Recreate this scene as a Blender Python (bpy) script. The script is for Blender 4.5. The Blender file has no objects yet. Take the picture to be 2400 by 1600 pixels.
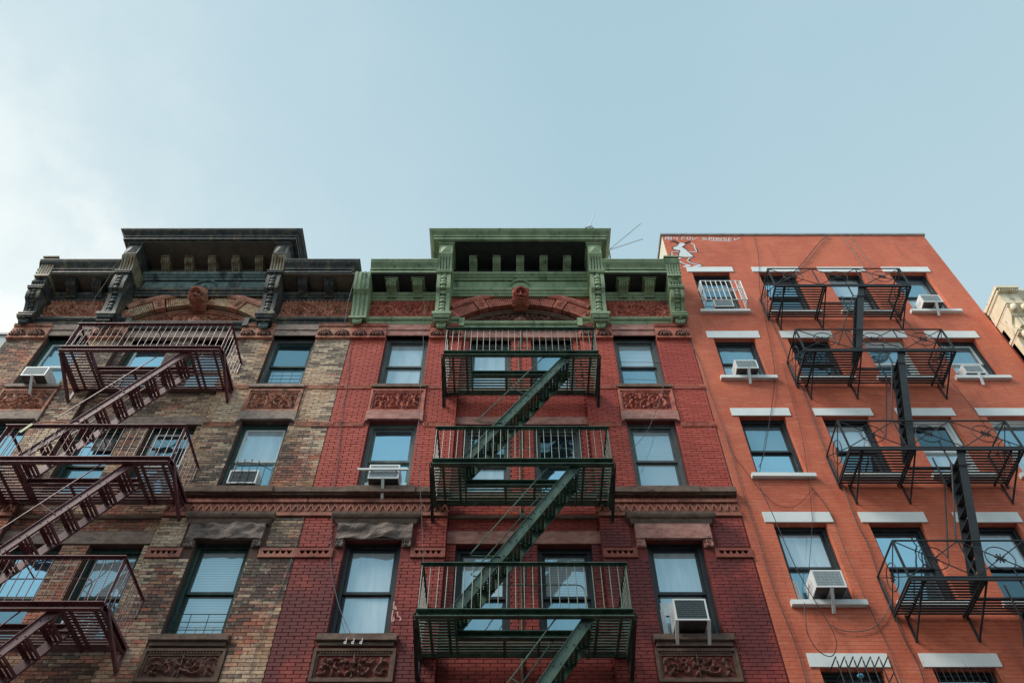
import bpy, math, random
from mathutils import Vector, Matrix, noise as mnoise
R = random.Random(7)
PI = math.pi
# ------------------------------------------------------------------ camera, sky, sun, exposure
F_PX, PITCH, CAM_D, EYE = 1980.0, math.atan(1980.0 / 1474.0), 11.2, 1.6
S_, C_ = math.sin(PITCH), math.cos(PITCH)
scene = bpy.context.scene
col = scene.collection
cam_d = bpy.data.cameras.new('camera'); cam = bpy.data.objects.new('camera', cam_d); col.objects.link(cam)
cam.location = (0, -CAM_D, EYE); cam.rotation_euler = (PI / 2 + PITCH, 0, 0)
cam_d.sensor_width = 36.0; cam_d.lens = 36.0 * F_PX / 2400.0; cam_d.clip_end = 2000
scene.camera = cam
world = bpy.data.worlds.new('World'); scene.world = world; world.use_nodes = True
SUN_DIR = Vector((-0.62, -0.30, 0.72)).normalized()
sun_el = math.asin(SUN_DIR.z); sun_az = math.atan2(SUN_DIR.x, SUN_DIR.y)


def build_sky():
    nt = world.node_tree; N = nt.nodes; L = nt.links; N.clear()
    out = N.new('ShaderNodeOutputWorld'); bg = N.new('ShaderNodeBackground')
    bg.inputs['Strength'].default_value = 0.0525
    sky = N.new('ShaderNodeTexSky'); sky.sky_type = 'NISHITA'; sky.sun_disc = False
    sky.sun_elevation = sun_el; sky.sun_rotation = sun_az
    sky.air_density = 1.0; sky.dust_density = 2.0; sky.ozone_density = 2.0
    tc = N.new('ShaderNodeTexCoord')
    # thin veil of pale cloud: the nearer the sun's side, the whiter
    dot = N.new('ShaderNodeVectorMath'); dot.operation = 'DOT_PRODUCT'
    nrm = N.new('ShaderNodeVectorMath'); nrm.operation = 'NORMALIZE'
    L.new(tc.outputs['Generated'], nrm.inputs[0]); L.new(nrm.outputs[0], dot.inputs[0])
    g = Vector((-0.77, 0.42, 0.48)).normalized(); dot.inputs[1].default_value = g
    noi = N.new('ShaderNodeTexNoise'); noi.inputs['Scale'].default_value = 3.2; noi.inputs['Detail'].default_value = 7
    noi.inputs['Roughness'].default_value = 0.6
    L.new(nrm.outputs[0], noi.inputs['Vector'])
    ad = N.new('ShaderNodeMath'); ad.operation = 'MULTIPLY_ADD'; ad.inputs[1].default_value = 0.28
    sub = N.new('ShaderNodeMath'); sub.operation = 'SUBTRACT'; sub.inputs[1].default_value = 0.5
    L.new(noi.outputs['Fac'], sub.inputs[0]); L.new(sub.outputs[0], ad.inputs[0]); L.new(dot.outputs['Value'], ad.inputs[2])
    ramp = N.new('ShaderNodeValToRGB'); e = ramp.color_ramp.elements
    e[0].position = 0.55; e[0].color = (0.0, 0, 0, 1)
    e[1].position = 0.965; e[1].color = (1, 1, 1, 1)
    for p, v in ((0.68, .06), (0.79, .16), (0.86, .34), (0.915, .66)):
        q = ramp.color_ramp.elements.new(p); q.color = (v, v, v, 1)
    L.new(ad.outputs[0], ramp.inputs[0])
    base = N.new('ShaderNodeMix'); base.data_type = 'RGBA'; base.inputs[0].default_value = 0.80
    L.new(sky.outputs[0], base.inputs[6]); base.inputs[7].default_value = (3.7, 5.4, 6.1, 1)
    mx = N.new('ShaderNodeMix'); mx.data_type = 'RGBA'
    L.new(ramp.outputs[0], mx.inputs[0]); L.new(base.outputs[2], mx.inputs[6]); mx.inputs[7].default_value = (7.7, 8.0, 7.8, 1)
    sz = N.new('ShaderNodeSeparateXYZ'); L.new(nrm.outputs[0], sz.inputs[0])
    hz = N.new('ShaderNodeMapRange'); hz.inputs[1].default_value = .97; hz.inputs[2].default_value = .0; hz.inputs[3].default_value = 0; hz.inputs[4].default_value = .85
    L.new(sz.outputs['Z'], hz.inputs[0])
    mh = N.new('ShaderNodeMix'); mh.data_type = 'RGBA'; L.new(hz.outputs[0], mh.inputs[0]); L.new(mx.outputs[2], mh.inputs[6]); mh.inputs[7].default_value = (6.1, 7.2, 7.5, 1); mx = mh
    # small broken clouds low on the sun's side
    nc = N.new('ShaderNodeTexNoise'); nc.inputs['Scale'].default_value = 7.0; nc.inputs['Detail'].default_value = 9; nc.inputs['Roughness'].default_value = .62
    mpc = N.new('ShaderNodeMapping'); mpc.inputs['Location'].default_value = (3.1, .4, 1.7); L.new(nrm.outputs[0], mpc.inputs[0]); L.new(mpc.outputs[0], nc.inputs['Vector'])
    c1 = N.new('ShaderNodeMapRange'); c1.inputs[1].default_value = .50; c1.inputs[2].default_value = .62; L.new(nc.outputs['Fac'], c1.inputs[0])
    c2 = N.new('ShaderNodeMapRange'); c2.inputs[1].default_value = .70; c2.inputs[2].default_value = .90; L.new(dot.outputs['Value'], c2.inputs[0])
    c3 = N.new('ShaderNodeMapRange'); c3.inputs[1].default_value = .84; c3.inputs[2].default_value = .72; L.new(sz.outputs['Z'], c3.inputs[0])
    k1 = N.new('ShaderNodeMath'); k1.operation = 'MULTIPLY'; L.new(c1.outputs[0], k1.inputs[0]); L.new(c2.outputs[0], k1.inputs[1])
    k2 = N.new('ShaderNodeMath'); k2.operation = 'MULTIPLY'; L.new(k1.outputs[0], k2.inputs[0]); L.new(c3.outputs[0], k2.inputs[1])
    mc = N.new('ShaderNodeMix'); mc.data_type = 'RGBA'; L.new(k2.outputs[0], mc.inputs[0]); L.new(mx.outputs[2], mc.inputs[6]); mc.inputs[7].default_value = (8.0, 8.1, 7.9, 1); mx = mc
    # faint wisps everywhere
    n2 = N.new('ShaderNodeTexNoise'); n2.inputs['Scale'].default_value = 1.3; n2.inputs['Detail'].default_value = 5
    L.new(nrm.outputs[0], n2.inputs['Vector'])
    r2 = N.new('ShaderNodeMapRange'); r2.inputs[1].default_value = .45; r2.inputs[2].default_value = .75; r2.inputs[3].default_value = 0; r2.inputs[4].default_value = .16
    L.new(n2.outputs['Fac'], r2.inputs[0])
    m2 = N.new('ShaderNodeMix'); m2.data_type = 'RGBA'
    L.new(r2.outputs[0], m2.inputs[0]); L.new(mx.outputs[2], m2.inputs[6]); m2.inputs[7].default_value = (6.2, 7.0, 7.3, 1)
    L.new(m2.outputs[2], bg.inputs['Color']); L.new(bg.outputs[0], out.inputs[0])


build_sky()
sd = bpy.data.lights.new('sun', 'SUN'); so = bpy.data.objects.new('sun', sd); col.objects.link(so)
sd.energy = 1.5; sd.angle = math.radians(28); sd.color = (1.0, 0.92, 0.82)
so.rotation_euler = (-SUN_DIR).to_track_quat('-Z', 'Y').to_euler(); so.location = (-30, -20, 60)
vs = scene.view_settings; vs.view_transform = 'Standard'; vs.look = 'None'; vs.exposure = 1.3; vs.gamma = 1.0; vs.use_curve_mapping = False

# ------------------------------------------------------------------ helpers
# heights in this script are metres above the photographer's eye; everything top-level is raised by EYE at the end
WP = {}


def at(px, py, p=0.0):
    """point seen at photo pixel (px, py) on the plane standing p metres proud of the facades"""
    h = py + 674.0; d = CAM_D - p
    return Vector(((px - 1200) * d / (h * S_), -p, d * (F_PX / (h * S_) - C_) / S_))


class MB:
    def __init__(s): s.v = []; s.f = []

    def add(s, vs_, fs):
        n = len(s.v); s.v += [tuple(v) for v in vs_]; s.f += [tuple(i + n for i in f) for f in fs]; return s

    def box(s, x0, x1, y0, y1, z0, z1):
        return s.add([(x0, y0, z0), (x1, y0, z0), (x1, y1, z0), (x0, y1, z0), (x0, y0, z1), (x1, y0, z1), (x1, y1, z1), (x0, y1, z1)],
                     [(0, 3, 2, 1), (4, 5, 6, 7), (0, 1, 5, 4), (1, 2, 6, 5), (2, 3, 7, 6), (3, 0, 4, 7)])

    def quad(s, a, b, c, d): return s.add([a, b, c, d], [(0, 1, 2, 3)])

    def prism(s, prof, x0, x1):
        """closed profile [(y,z)] extruded along x"""
        n = len(prof); vs_ = [(x0, y, z) for y, z in prof] + [(x1, y, z) for y, z in prof]
        fs = [(i, (i + 1) % n, n + (i + 1) % n, n + i) for i in range(n)] + [tuple(range(n))[::-1], tuple(range(n, 2 * n))]
        return s.add(vs_, fs)

    def bar(s, a, b, w, t, up=Vector((0, 0, 1))):
        """rectangular bar from a to b; w along the side vector, t along the other"""
        a = Vector(a); b = Vector(b); d = (b - a).normalized(); sd_ = d.cross(Vector(up))
        if sd_.length < 1e-4: sd_ = d.cross(Vector((0, 1, 0)))
        sd_.normalize(); u = sd_.cross(d).normalized(); sd_ *= w / 2; u *= t / 2
        vs_ = [q + k for q in (a, b) for k in (-sd_ - u, sd_ - u, sd_ + u, -sd_ + u)]
        return s.add(vs_, [(0, 1, 2, 3), (7, 6, 5, 4), (0, 4, 5, 1), (1, 5, 6, 2), (2, 6, 7, 3), (3, 7, 4, 0)])

    def tube(s, pts, r, n=6, closed=False):
        pts = [Vector(p) for p in pts]; m = len(pts); base = len(s.v)
        up = Vector((0.13, 0.31, 0.94))
        for i, p in enumerate(pts):
            a = pts[(i - 1) % m] if (i > 0 or closed) else p; b = pts[(i + 1) % m] if (i < m - 1 or closed) else p
            d = (b - a)
            if d.length < 1e-6: d = Vector((0, 0, 1))
            d.normalize(); u = d.cross(up)
            if u.length < 1e-3: u = d.cross(Vector((1, 0, 0)))
            u.normalize(); w = d.cross(u)
            for k in range(n):
                an = 2 * PI * k / n; s.v.append(tuple(p + u * (r * math.cos(an)) + w * (r * math.sin(an))))
        for i in range(m if closed else m - 1):
            j = (i + 1) % m
            for k in range(n):
                s.f.append((base + i * n + k, base + i * n + (k + 1) % n, base + j * n + (k + 1) % n, base + j * n + k))
        if not closed:
            s.f.append(tuple(base + k for k in range(n))[::-1]); s.f.append(tuple(base + (m - 1) * n + k for k in range(n)))
        return s

    def ring(s, c, r, t, ax, n=20):
        """hoop of radius r, centre c, in the plane of the two axes ax"""
        c = Vector(c); a, b = ax
        return s.tube([c + a * (r * math.cos(2 * PI * k / n)) + b * (r * math.sin(2 * PI * k / n)) for k in range(n)], t, 5, True)

    def blob(s, c, rx, ry, rz, nu=10, nv=6):
        c = Vector(c); base = len(s.v)
        for j in range(nv + 1):
            th = PI * j / nv
            for i in range(nu):
                ph = 2 * PI * i / nu
                s.v.append((c.x + rx * math.sin(th) * math.cos(ph), c.y + ry * math.sin(th) * math.sin(ph), c.z + rz * math.cos(th)))
        for j in range(nv):
            for i in range(nu):
                a = base + j * nu + i; b = base + j * nu + (i + 1) % nu
                s.f.append((a, b, b + nu, a + nu))
        return s

    def sweep(s, path, prof, caps=True):
        """path [(x,p)] in plan (p = metres proud of the wall), profile [(outward offset, z)] closed; mitred corners"""
        m = len(path); n = len(prof); base = len(s.v)
        P = [Vector((a, -b)) for a, b in path]
        for i in range(m):
            ds = []
            if i > 0: ds.append((P[i] - P[i - 1]).normalized())
            if i < m - 1: ds.append((P[i + 1] - P[i]).normalized())
            ns = [Vector((d.y, -d.x)) for d in ds]      # outward for a path running left to right with -y outside
            nn = sum(ns, Vector((0, 0))) / len(ns); nn = nn / max(nn.dot(ns[0]) / 1.0, .2) if nn.length > 0 else ns[0]
            for o, z in prof: s.v.append((P[i].x + nn.x * o, P[i].y + nn.y * o, z))
        for i in range(m - 1):
            for k in range(n):
                s.f.append((base + i * n + k, base + i * n + (k + 1) % n, base + (i + 1) * n + (k + 1) % n, base + (i + 1) * n + k))
        if caps:
            s.f.append(tuple(base + k for k in range(n))[::-1]); s.f.append(tuple(base + (m - 1) * n + k for k in range(n)))
        return s

    def holed(s, x0, x1, z0, z1, holes, y, plane='xz'):
        xs = sorted({x0, x1} | {min(max(h[0], x0), x1) for h in holes} | {min(max(h[1], x0), x1) for h in holes})
        zs = sorted({z0, z1} | {min(max(h[2], z0), z1) for h in holes} | {min(max(h[3], z0), z1) for h in holes})
        for i in range(len(xs) - 1):
            for j in range(len(zs) - 1):
                cx = (xs[i] + xs[i + 1]) / 2; cz = (zs[j] + zs[j + 1]) / 2
                if any(h[0] < cx < h[1] and h[2] < cz < h[3] for h in holes): continue
                a, b, c, d = xs[i], xs[i + 1], zs[j], zs[j + 1]
                if plane == 'xz': s.quad((a, y, c), (b, y, c), (b, y, d), (a, y, d))
                else: s.quad((a, c, y), (b, c, y), (b, d, y), (a, d, y))
        return s

    def relief(s, x0, x1, z0, z1, p, fn, nx, nz, mask=None):
        """height-field panel: fn(u,v) metres proud, u,v in 0..1"""
        base = len(s.v)
        for j in range(nz + 1):
            for i in range(nx + 1):
                u = i / nx; v = j / nz
                x = x0 + (x1 - x0) * u; z = z0 + (z1 - z0) * v
                if mask: x, z = mask(u, v)
                s.v.append((x, -(p + fn(u, v)), z))
        for j in range(nz):
            for i in range(nx):
                a = base + j * (nx + 1) + i; s.f.append((a, a + 1, a + nx + 2, a + nx + 1))
        return s

    def mesh(s, name, m, smooth=False, off=None):
        me = bpy.data.meshes.new(name)
        v = s.v if off is None else [(a - off[0], b - off[1], c - off[2]) for a, b, c in s.v]
        me.from_pydata(v, [], s.f); me.validate(); me.update()
        if m: me.materials.append(m)
        if smooth:
            me.polygons.foreach_set('use_smooth', [True] * len(me.polygons))
            try: me.set_sharp_from_angle(angle=math.radians(40))
            except Exception: pass
        return me


def place(name, me, parent, loc=(0, 0, 0), rot=None, scale=None):
    o = bpy.data.objects.new(name, me); col.objects.link(o)
    loc = Vector(loc); WP[o] = loc
    if parent: o.parent = parent; o.location = loc - WP[parent]
    else: o.location = loc
    if rot: o.rotation_euler = rot
    if scale: o.scale = scale
    return o


def part(name, mb, m, parent, smooth=False, label=None, kind=None):
    xs = [v[0] for v in mb.v]; ys = [v[1] for v in mb.v]; zs = [v[2] for v in mb.v]
    c = ((min(xs) + max(xs)) / 2, (min(ys) + max(ys)) / 2, min(zs))
    o = place(name, mb.mesh(name, m, smooth, c), parent, c)
    if label: o['label'] = label
    if kind: o['kind'] = kind
    return o


def thing(name, label, cat, loc=(0, 0, 0), group=None):
    o = bpy.data.objects.new(name, None); col.objects.link(o); o.location = loc; WP[o] = Vector(loc)
    o.empty_display_size = .3; o['label'] = label; o['category'] = cat
    if group: o['group'] = group
    return o


def solo(name, mb, m, label, cat, group=None, smooth=False):
    o = part(name, mb, m, None, smooth); o['label'] = label; o['category'] = cat
    if group: o['group'] = group
    return o


def struct(name, mb, m):
    o = part(name, mb, m, None); o['kind'] = 'structure'; return o


# ------------------------------------------------------------------ materials
def node_mat(name):
    m = bpy.data.materials.new(name); m.use_nodes = True
    nt = m.node_tree; b = nt.nodes['Principled BSDF']
    return m, nt, nt.nodes, nt.links, b


def rgb(c): return (c[0], c[1], c[2], 1)


def surf(name, c1, c2, rough=.7, scale=6.0, streak=1.0, c3=None, lo=.35, hi=.65, t3=(.58, .70), s3=2.0, bump=.25, bscale=60, metallic=0, spec=.4, gen=3):
    """worn surface: two tones mixed by noise (streak > 1 draws it out downwards), a third tone in patches"""
    m, nt, N, L, b = node_mat(name)
    geo = N.new('ShaderNodeNewGeometry'); mp = N.new('ShaderNodeMapping'); mp.inputs['Scale'].default_value = (1, 1, 1 / streak)
    L.new(geo.outputs['Position'], mp.inputs[0])
    n1 = N.new('ShaderNodeTexNoise'); n1.inputs['Scale'].default_value = scale; n1.inputs['Detail'].default_value = 8; n1.inputs['Roughness'].default_value = .65
    L.new(mp.outputs[0], n1.inputs['Vector'])
    r = N.new('ShaderNodeMapRange'); r.inputs[1].default_value = lo; r.inputs[2].default_value = hi; L.new(n1.outputs['Fac'], r.inputs[0])
    mx = N.new('ShaderNodeMix'); mx.data_type = 'RGBA'; mx.inputs[6].default_value = rgb(c1); mx.inputs[7].default_value = rgb(c2); L.new(r.outputs[0], mx.inputs[0])
    last = mx.outputs[2]
    if c3:
        n3 = N.new('ShaderNodeTexNoise'); n3.inputs['Scale'].default_value = s3; n3.inputs['Detail'].default_value = 9; n3.inputs['Roughness'].default_value = .7
        L.new(mp.outputs[0], n3.inputs['Vector'])
        r3 = N.new('ShaderNodeMapRange'); r3.inputs[1].default_value = t3[0]; r3.inputs[2].default_value = t3[1]; L.new(n3.outputs['Fac'], r3.inputs[0])
        m3 = N.new('ShaderNodeMix'); m3.data_type = 'RGBA'; L.new(r3.outputs[0], m3.inputs[0]); L.new(last, m3.inputs[6]); m3.inputs[7].default_value = rgb(c3); last = m3.outputs[2]
    L.new(last, b.inputs['Base Color'])
    b.inputs['Roughness'].default_value = rough; b.inputs['Metallic'].default_value = metallic; b.inputs['Specular IOR Level'].default_value = spec
    if bump:
        nb = N.new('ShaderNodeTexNoise'); nb.inputs['Scale'].default_value = bscale; nb.inputs['Detail'].default_value = 5
        L.new(geo.outputs['Position'], nb.inputs['Vector'])
        bp = N.new('ShaderNodeBump'); bp.inputs['Strength'].default_value = bump; bp.inputs['Distance'].default_value = .01
        L.new(nb.outputs['Fac'], bp.inputs['Height']); L.new(bp.outputs[0], b.inputs['Normal'])
    return m


BL, BH = .2117, .0632      # brick pitch


def brick_mat(name, kind):
    """per-brick tone by brick cell (world position), plus wall-scale staining"""
    m, nt, N, L, b = node_mat(name)
    geo = N.new('ShaderNodeNewGeometry'); sp = N.new('ShaderNodeSeparateXYZ'); L.new(geo.outputs['Position'], sp.inputs[0])

    def mth(op, a, bb=None, c=None):
        n = N.new('ShaderNodeMath'); n.operation = op
        for i, q in enumerate((a, bb, c)):
            if q is None: continue
            if isinstance(q, (int, float)): n.inputs[i].default_value = q
            else: L.new(q, n.inputs[i])
        return n.outputs[0]
    zr = mth('SUBTRACT', sp.outputs['Z'], EYE)
    row = mth('FLOOR', mth('DIVIDE', zr, BH))
    odd = mth('MULTIPLY', mth('MODULO', mth('ABSOLUTE', row), 2.0), .5)
    colm = mth('FLOOR', mth('SUBTRACT', mth('DIVIDE', sp.outputs['X'], BL), odd))
    cb = N.new('ShaderNodeCombineXYZ'); L.new(colm, cb.inputs[0]); L.new(row, cb.inputs[1])
    wn = N.new('ShaderNodeTexWhiteNoise'); wn.noise_dimensions = '3D'; L.new(cb.outputs[0], wn.inputs['Vector'])
    cell = N.new('ShaderNodeCombineXYZ'); L.new(mth('MULTIPLY', colm, BL), cell.inputs[0]); L.new(mth('MULTIPLY', row, BH), cell.inputs[2])

    def noi(vec, sc, det=6, rough=.6, st=(1, 1, 1), off=0):
        mp = N.new('ShaderNodeMapping'); mp.inputs['Scale'].default_value = st; mp.inputs['Location'].default_value = (off, off, off)
        L.new(vec, mp.inputs[0]); n = N.new('ShaderNodeTexNoise'); n.inputs['Scale'].default_value = sc; n.inputs['Detail'].default_value = det; n.inputs['Roughness'].default_value = rough
        L.new(mp.outputs[0], n.inputs['Vector']); return n.outputs['Fac']

    def rng(v, a, c, lo=0, hi=1):
        r = N.new('ShaderNodeMapRange'); r.inputs[1].default_value = a; r.inputs[2].default_value = c; r.inputs[3].default_value = lo; r.inputs[4].default_value = hi
        L.new(v, r.inputs[0]); return r.outputs[0]

    def mix(fac, a, bb):
        n = N.new('ShaderNodeMix'); n.data_type = 'RGBA'
        for i, q in ((0, fac), (6, a), (7, bb)):
            if isinstance(q, (int, float)): n.inputs[i].default_value = q
            elif isinstance(q, tuple): n.inputs[i].default_value = rgb(q)
            else: L.new(q, n.inputs[i])
        return n.outputs[2]
    rnd = wn.outputs['Value']
    if kind == 'tan':
        c = mix(rng(rnd, .0, 1.0), (.47, .265, .155), (.78, .55, .37))
        c = mix(rng(noi(cell.outputs[0], 1.3, 3, .5, (1, 1, .6), 11), .42, .58, 0, .8), c, (.82, .66, .48))
        # red-orange bricks in patches
        a1 = mth('ADD', mth('MULTIPLY', rnd, .20), noi(cell.outputs[0], 1.1, 4, .6, (1, 1, .55), 3.0))
        c = mix(rng(a1, .60, .74, 0, .8), c, (.52, .13, .08))
        # soot: whole bricks darkened in drifting patches
        a2 = mth('ADD', mth('MULTIPLY', wn.outputs['Color'], .20), noi(cell.outputs[0], .75, 6, .65, (1, 1, .5), 31.0))
        c = mix(rng(a2, .545, .68, 0, .9), c, (.090, .076, .072))
        c = mix(rng(noi(geo.outputs['Position'], 24, 6, .75, (.6, 1, 1.4)), .47, .62, 0, .62), c, (.12, .085, .075))
        c = mix(rng(noi(geo.outputs['Position'], 11, 7, .75, (.7, 1, .8), 5), .56, .66, 0, .7), c, (.74, .66, .50))
        rough = .85
    else:
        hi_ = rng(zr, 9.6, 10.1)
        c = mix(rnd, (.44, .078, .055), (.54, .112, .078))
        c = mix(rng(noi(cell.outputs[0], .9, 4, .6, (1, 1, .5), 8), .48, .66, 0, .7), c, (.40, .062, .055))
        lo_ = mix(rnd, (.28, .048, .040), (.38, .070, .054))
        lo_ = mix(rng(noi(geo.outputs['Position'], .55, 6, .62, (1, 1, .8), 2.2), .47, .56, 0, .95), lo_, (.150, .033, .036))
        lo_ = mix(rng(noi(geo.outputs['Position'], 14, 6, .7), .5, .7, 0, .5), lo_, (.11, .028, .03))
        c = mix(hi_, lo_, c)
        c = mix(rng(noi(geo.outputs['Position'], 40, 4, .7), .50, .72, 0, .45), c, (.20, .04, .035))
        c = mix(rng(noi(geo.outputs['Position'], 12, 7, .75, (1, 1, .5), 7), .66, .74, 0, .35), c, (.55, .27, .2))
        rough = .6
    L.new(c, b.inputs['Base Color']); b.inputs['Roughness'].default_value = rough; b.inputs['Specular IOR Level'].default_value = .3
    bp = N.new('ShaderNodeBump'); bp.inputs['Strength'].default_value = .35; bp.inputs['Distance'].default_value = .006
    L.new(noi(geo.outputs['Position'], 70, 4), bp.inputs['Height']); L.new(bp.outputs[0], b.inputs['Normal'])
    return m


def painted_brick(name, c1, c2, c3):
    """thick masonry paint over brick: courses barely telegraph through"""
    m, nt, N, L, b = node_mat(name)
    geo = N.new('ShaderNodeNewGeometry'); sp = N.new('ShaderNodeSeparateXYZ'); L.new(geo.outputs['Position'], sp.inputs[0])
    cx = N.new('ShaderNodeCombineXYZ'); L.new(sp.outputs['X'], cx.inputs[0]); L.new(sp.outputs['Z'], cx.inputs[1])
    # wobble so that the courses are not ruler-straight
    wv = N.new('ShaderNodeTexNoise'); wv.inputs['Scale'].default_value = 2.5; L.new(cx.outputs[0], wv.inputs['Vector'])
    vm = N.new('ShaderNodeVectorMath'); vm.operation = 'MULTIPLY_ADD'; L.new(wv.outputs['Color'], vm.inputs[0]); vm.inputs[1].default_value = (.03, .03, 0); L.new(cx.outputs[0], vm.inputs[2])
    bt = N.new('ShaderNodeTexBrick'); bt.inputs['Scale'].default_value = 1; bt.inputs['Brick Width'].default_value = .21; bt.inputs['Row Height'].default_value = .068
    bt.inputs['Mortar Size'].default_value = .006; bt.inputs['Mortar Smooth'].default_value = .8; bt.inputs['Color1'].default_value = (1, 1, 1, 1); bt.inputs['Color2'].default_value = (.62, .62, .62, 1); bt.inputs['Mortar'].default_value = (.1, .1, .1, 1)
    L.new(vm.outputs[0], bt.inputs['Vector'])

    def noi(sc, det, st, off):
        mp = N.new('ShaderNodeMapping'); mp.inputs['Scale'].default_value = st; mp.inputs['Location'].default_value = (off, off, off); L.new(geo.outputs['Position'], mp.inputs[0])
        n = N.new('ShaderNodeTexNoise'); n.inputs['Scale'].default_value = sc; n.inputs['Detail'].default_value = det; n.inputs['Roughness'].default_value = .65; L.new(mp.outputs[0], n.inputs['Vector']); return n.outputs['Fac']

    def rng(v, a, c, lo, hi):
        r = N.new('ShaderNodeMapRange'); r.inputs[1].default_value = a; r.inputs[2].default_value = c; r.inputs[3].default_value = lo; r.inputs[4].default_value = hi; L.new(v, r.inputs[0]); return r.outputs[0]

    def mix(fac, a, bb):
        n = N.new('ShaderNodeMix'); n.data_type = 'RGBA'; L.new(fac, n.inputs[0])
        for i, q in ((6, a), (7, bb)):
            if isinstance(q, tuple): n.inputs[i].default_value = rgb(q)
            else: L.new(q, n.inputs[i])
        return n.outputs[2]
    c = mix(rng(noi(1.1, 6, (1, 1, .7), 4), .40, .62, 0, 1), c1, c2)
    c = mix(rng(noi(7, 8, (.35, 1, 1.6), 9), .50, .68, 0, .6), c, c3)
    sepc = N.new('ShaderNodeSeparateColor'); L.new(bt.outputs['Color'], sepc.inputs[0])
    c = mix(rng(sepc.outputs[0], .35, .1, 0, .22), c, (.30, .06, .03))
    c = mix(rng(noi(1.6, 7, (1.6, 1, .5), 21), .52, .70, 0, .45), c, (.34, .085, .06))
    c = mix(rng(noi(16, 8, (1, 1, .6), 15), .69, .74, 0, .5), c, (.62, .42, .34))
    L.new(c, b.inputs['Base Color']); b.inputs['Roughness'].default_value = .65; b.inputs['Specular IOR Level'].default_value = .3
    bp = N.new('ShaderNodeBump'); bp.inputs['Strength'].default_value = .9; bp.inputs['Distance'].default_value = .010; L.new(bt.outputs['Color'], bp.inputs['Height'])
    b2 = N.new('ShaderNodeBump'); b2.inputs['Strength'].default_value = .5; b2.inputs['Distance'].default_value = .012; L.new(noi(18, 6, (1, 1, 1), 1), b2.inputs['Height']); L.new(bp.outputs[0], b2.inputs['Normal'])
    L.new(b2.outputs[0], b.inputs['Normal'])
    return m


def glass_mat(name, refl, back, wob=.06, lines=0.0, tint=(.46, .80, .96)):
    """window pane with the blind or dark room close behind it; old glass bends what it mirrors"""
    m, nt, N, L, b = node_mat(name)
    N.remove(b); out = N['Material Output']
    geo = N.new('ShaderNodeNewGeometry')
    gl = N.new('ShaderNodeBsdfGlossy'); gl.inputs['Roughness'].default_value = .03; gl.inputs['Color'].default_value = rgb(tint)
    df = N.new('ShaderNodeBsdfDiffuse')
    n = N.new('ShaderNodeTexNoise'); n.inputs['Scale'].default_value = 1.6; n.inputs['Detail'].default_value = 2
    oi = N.new('ShaderNodeObjectInfo'); vm = N.new('ShaderNodeVectorMath'); vm.operation = 'ADD'; L.new(geo.outputs['Position'], vm.inputs[0])
    ml = N.new('ShaderNodeMath'); ml.operation = 'MULTIPLY'; ml.inputs[1].default_value = 40; L.new(oi.outputs['Random'], ml.inputs[0]); L.new(ml.outputs[0], vm.inputs[1])
    L.new(vm.outputs[0], n.inputs['Vector'])
    bp = N.new('ShaderNodeBump'); bp.inputs['Strength'].default_value = wob; bp.inputs['Distance'].default_value = .16; L.new(n.outputs['Fac'], bp.inputs['Height']); L.new(bp.outputs[0], gl.inputs['Normal'])
    if lines:
        sp = N.new('ShaderNodeSeparateXYZ'); L.new(geo.outputs['Position'], sp.inputs[0])
        mm = N.new('ShaderNodeMath'); mm.operation = 'MULTIPLY'; mm.inputs[1].default_value = 2 * PI / lines; L.new(sp.outputs['Z'], mm.inputs[0])
        sn = N.new('ShaderNodeMath'); sn.operation = 'SINE'; L.new(mm.outputs[0], sn.inputs[0])
        mr = N.new('ShaderNodeMapRange'); mr.inputs[1].default_value = -1; mr.inputs[2].default_value = 1; L.new(sn.outputs[0], mr.inputs[0])
        mx = N.new('ShaderNodeMix'); mx.data_type = 'RGBA'; L.new(mr.outputs[0], mx.inputs[0]); mx.inputs[6].default_value = rgb([k * .7 for k in back]); mx.inputs[7].default_value = rgb(back); L.new(mx.outputs[2], df.inputs[0])
    else:
        n4 = N.new('ShaderNodeTexNoise'); n4.inputs['Scale'].default_value = 2.5; n4.inputs['Detail'].default_value = 3; mp = N.new('ShaderNodeMapping'); mp.inputs['Scale'].default_value = (3, 1, .4)
        L.new(vm.outputs[0], mp.inputs[0]); L.new(mp.outputs[0], n4.inputs['Vector'])
        mx = N.new('ShaderNodeMix'); mx.data_type = 'RGBA'; L.new(n4.outputs['Fac'], mx.inputs[0]); mx.inputs[6].default_value = rgb([k * .6 for k in back]); mx.inputs[7].default_value = rgb([min(1, k * 1.3) for k in back]); L.new(mx.outputs[2], df.inputs[0])
    ms = N.new('ShaderNodeMixShader')
    fr = N.new('ShaderNodeFresnel'); fr.inputs['IOR'].default_value = 1.5
    ad = N.new('ShaderNodeMath'); ad.operation = 'ADD'; ad.use_clamp = True; ad.inputs[1].default_value = refl; L.new(fr.outputs[0], ad.inputs[0])
    L.new(ad.outputs[0], ms.inputs[0]); L.new(df.outputs[0], ms.inputs[1]); L.new(gl.outputs[0], ms.inputs[2]); L.new(ms.outputs[0], out.inputs[0])
    return m


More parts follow.
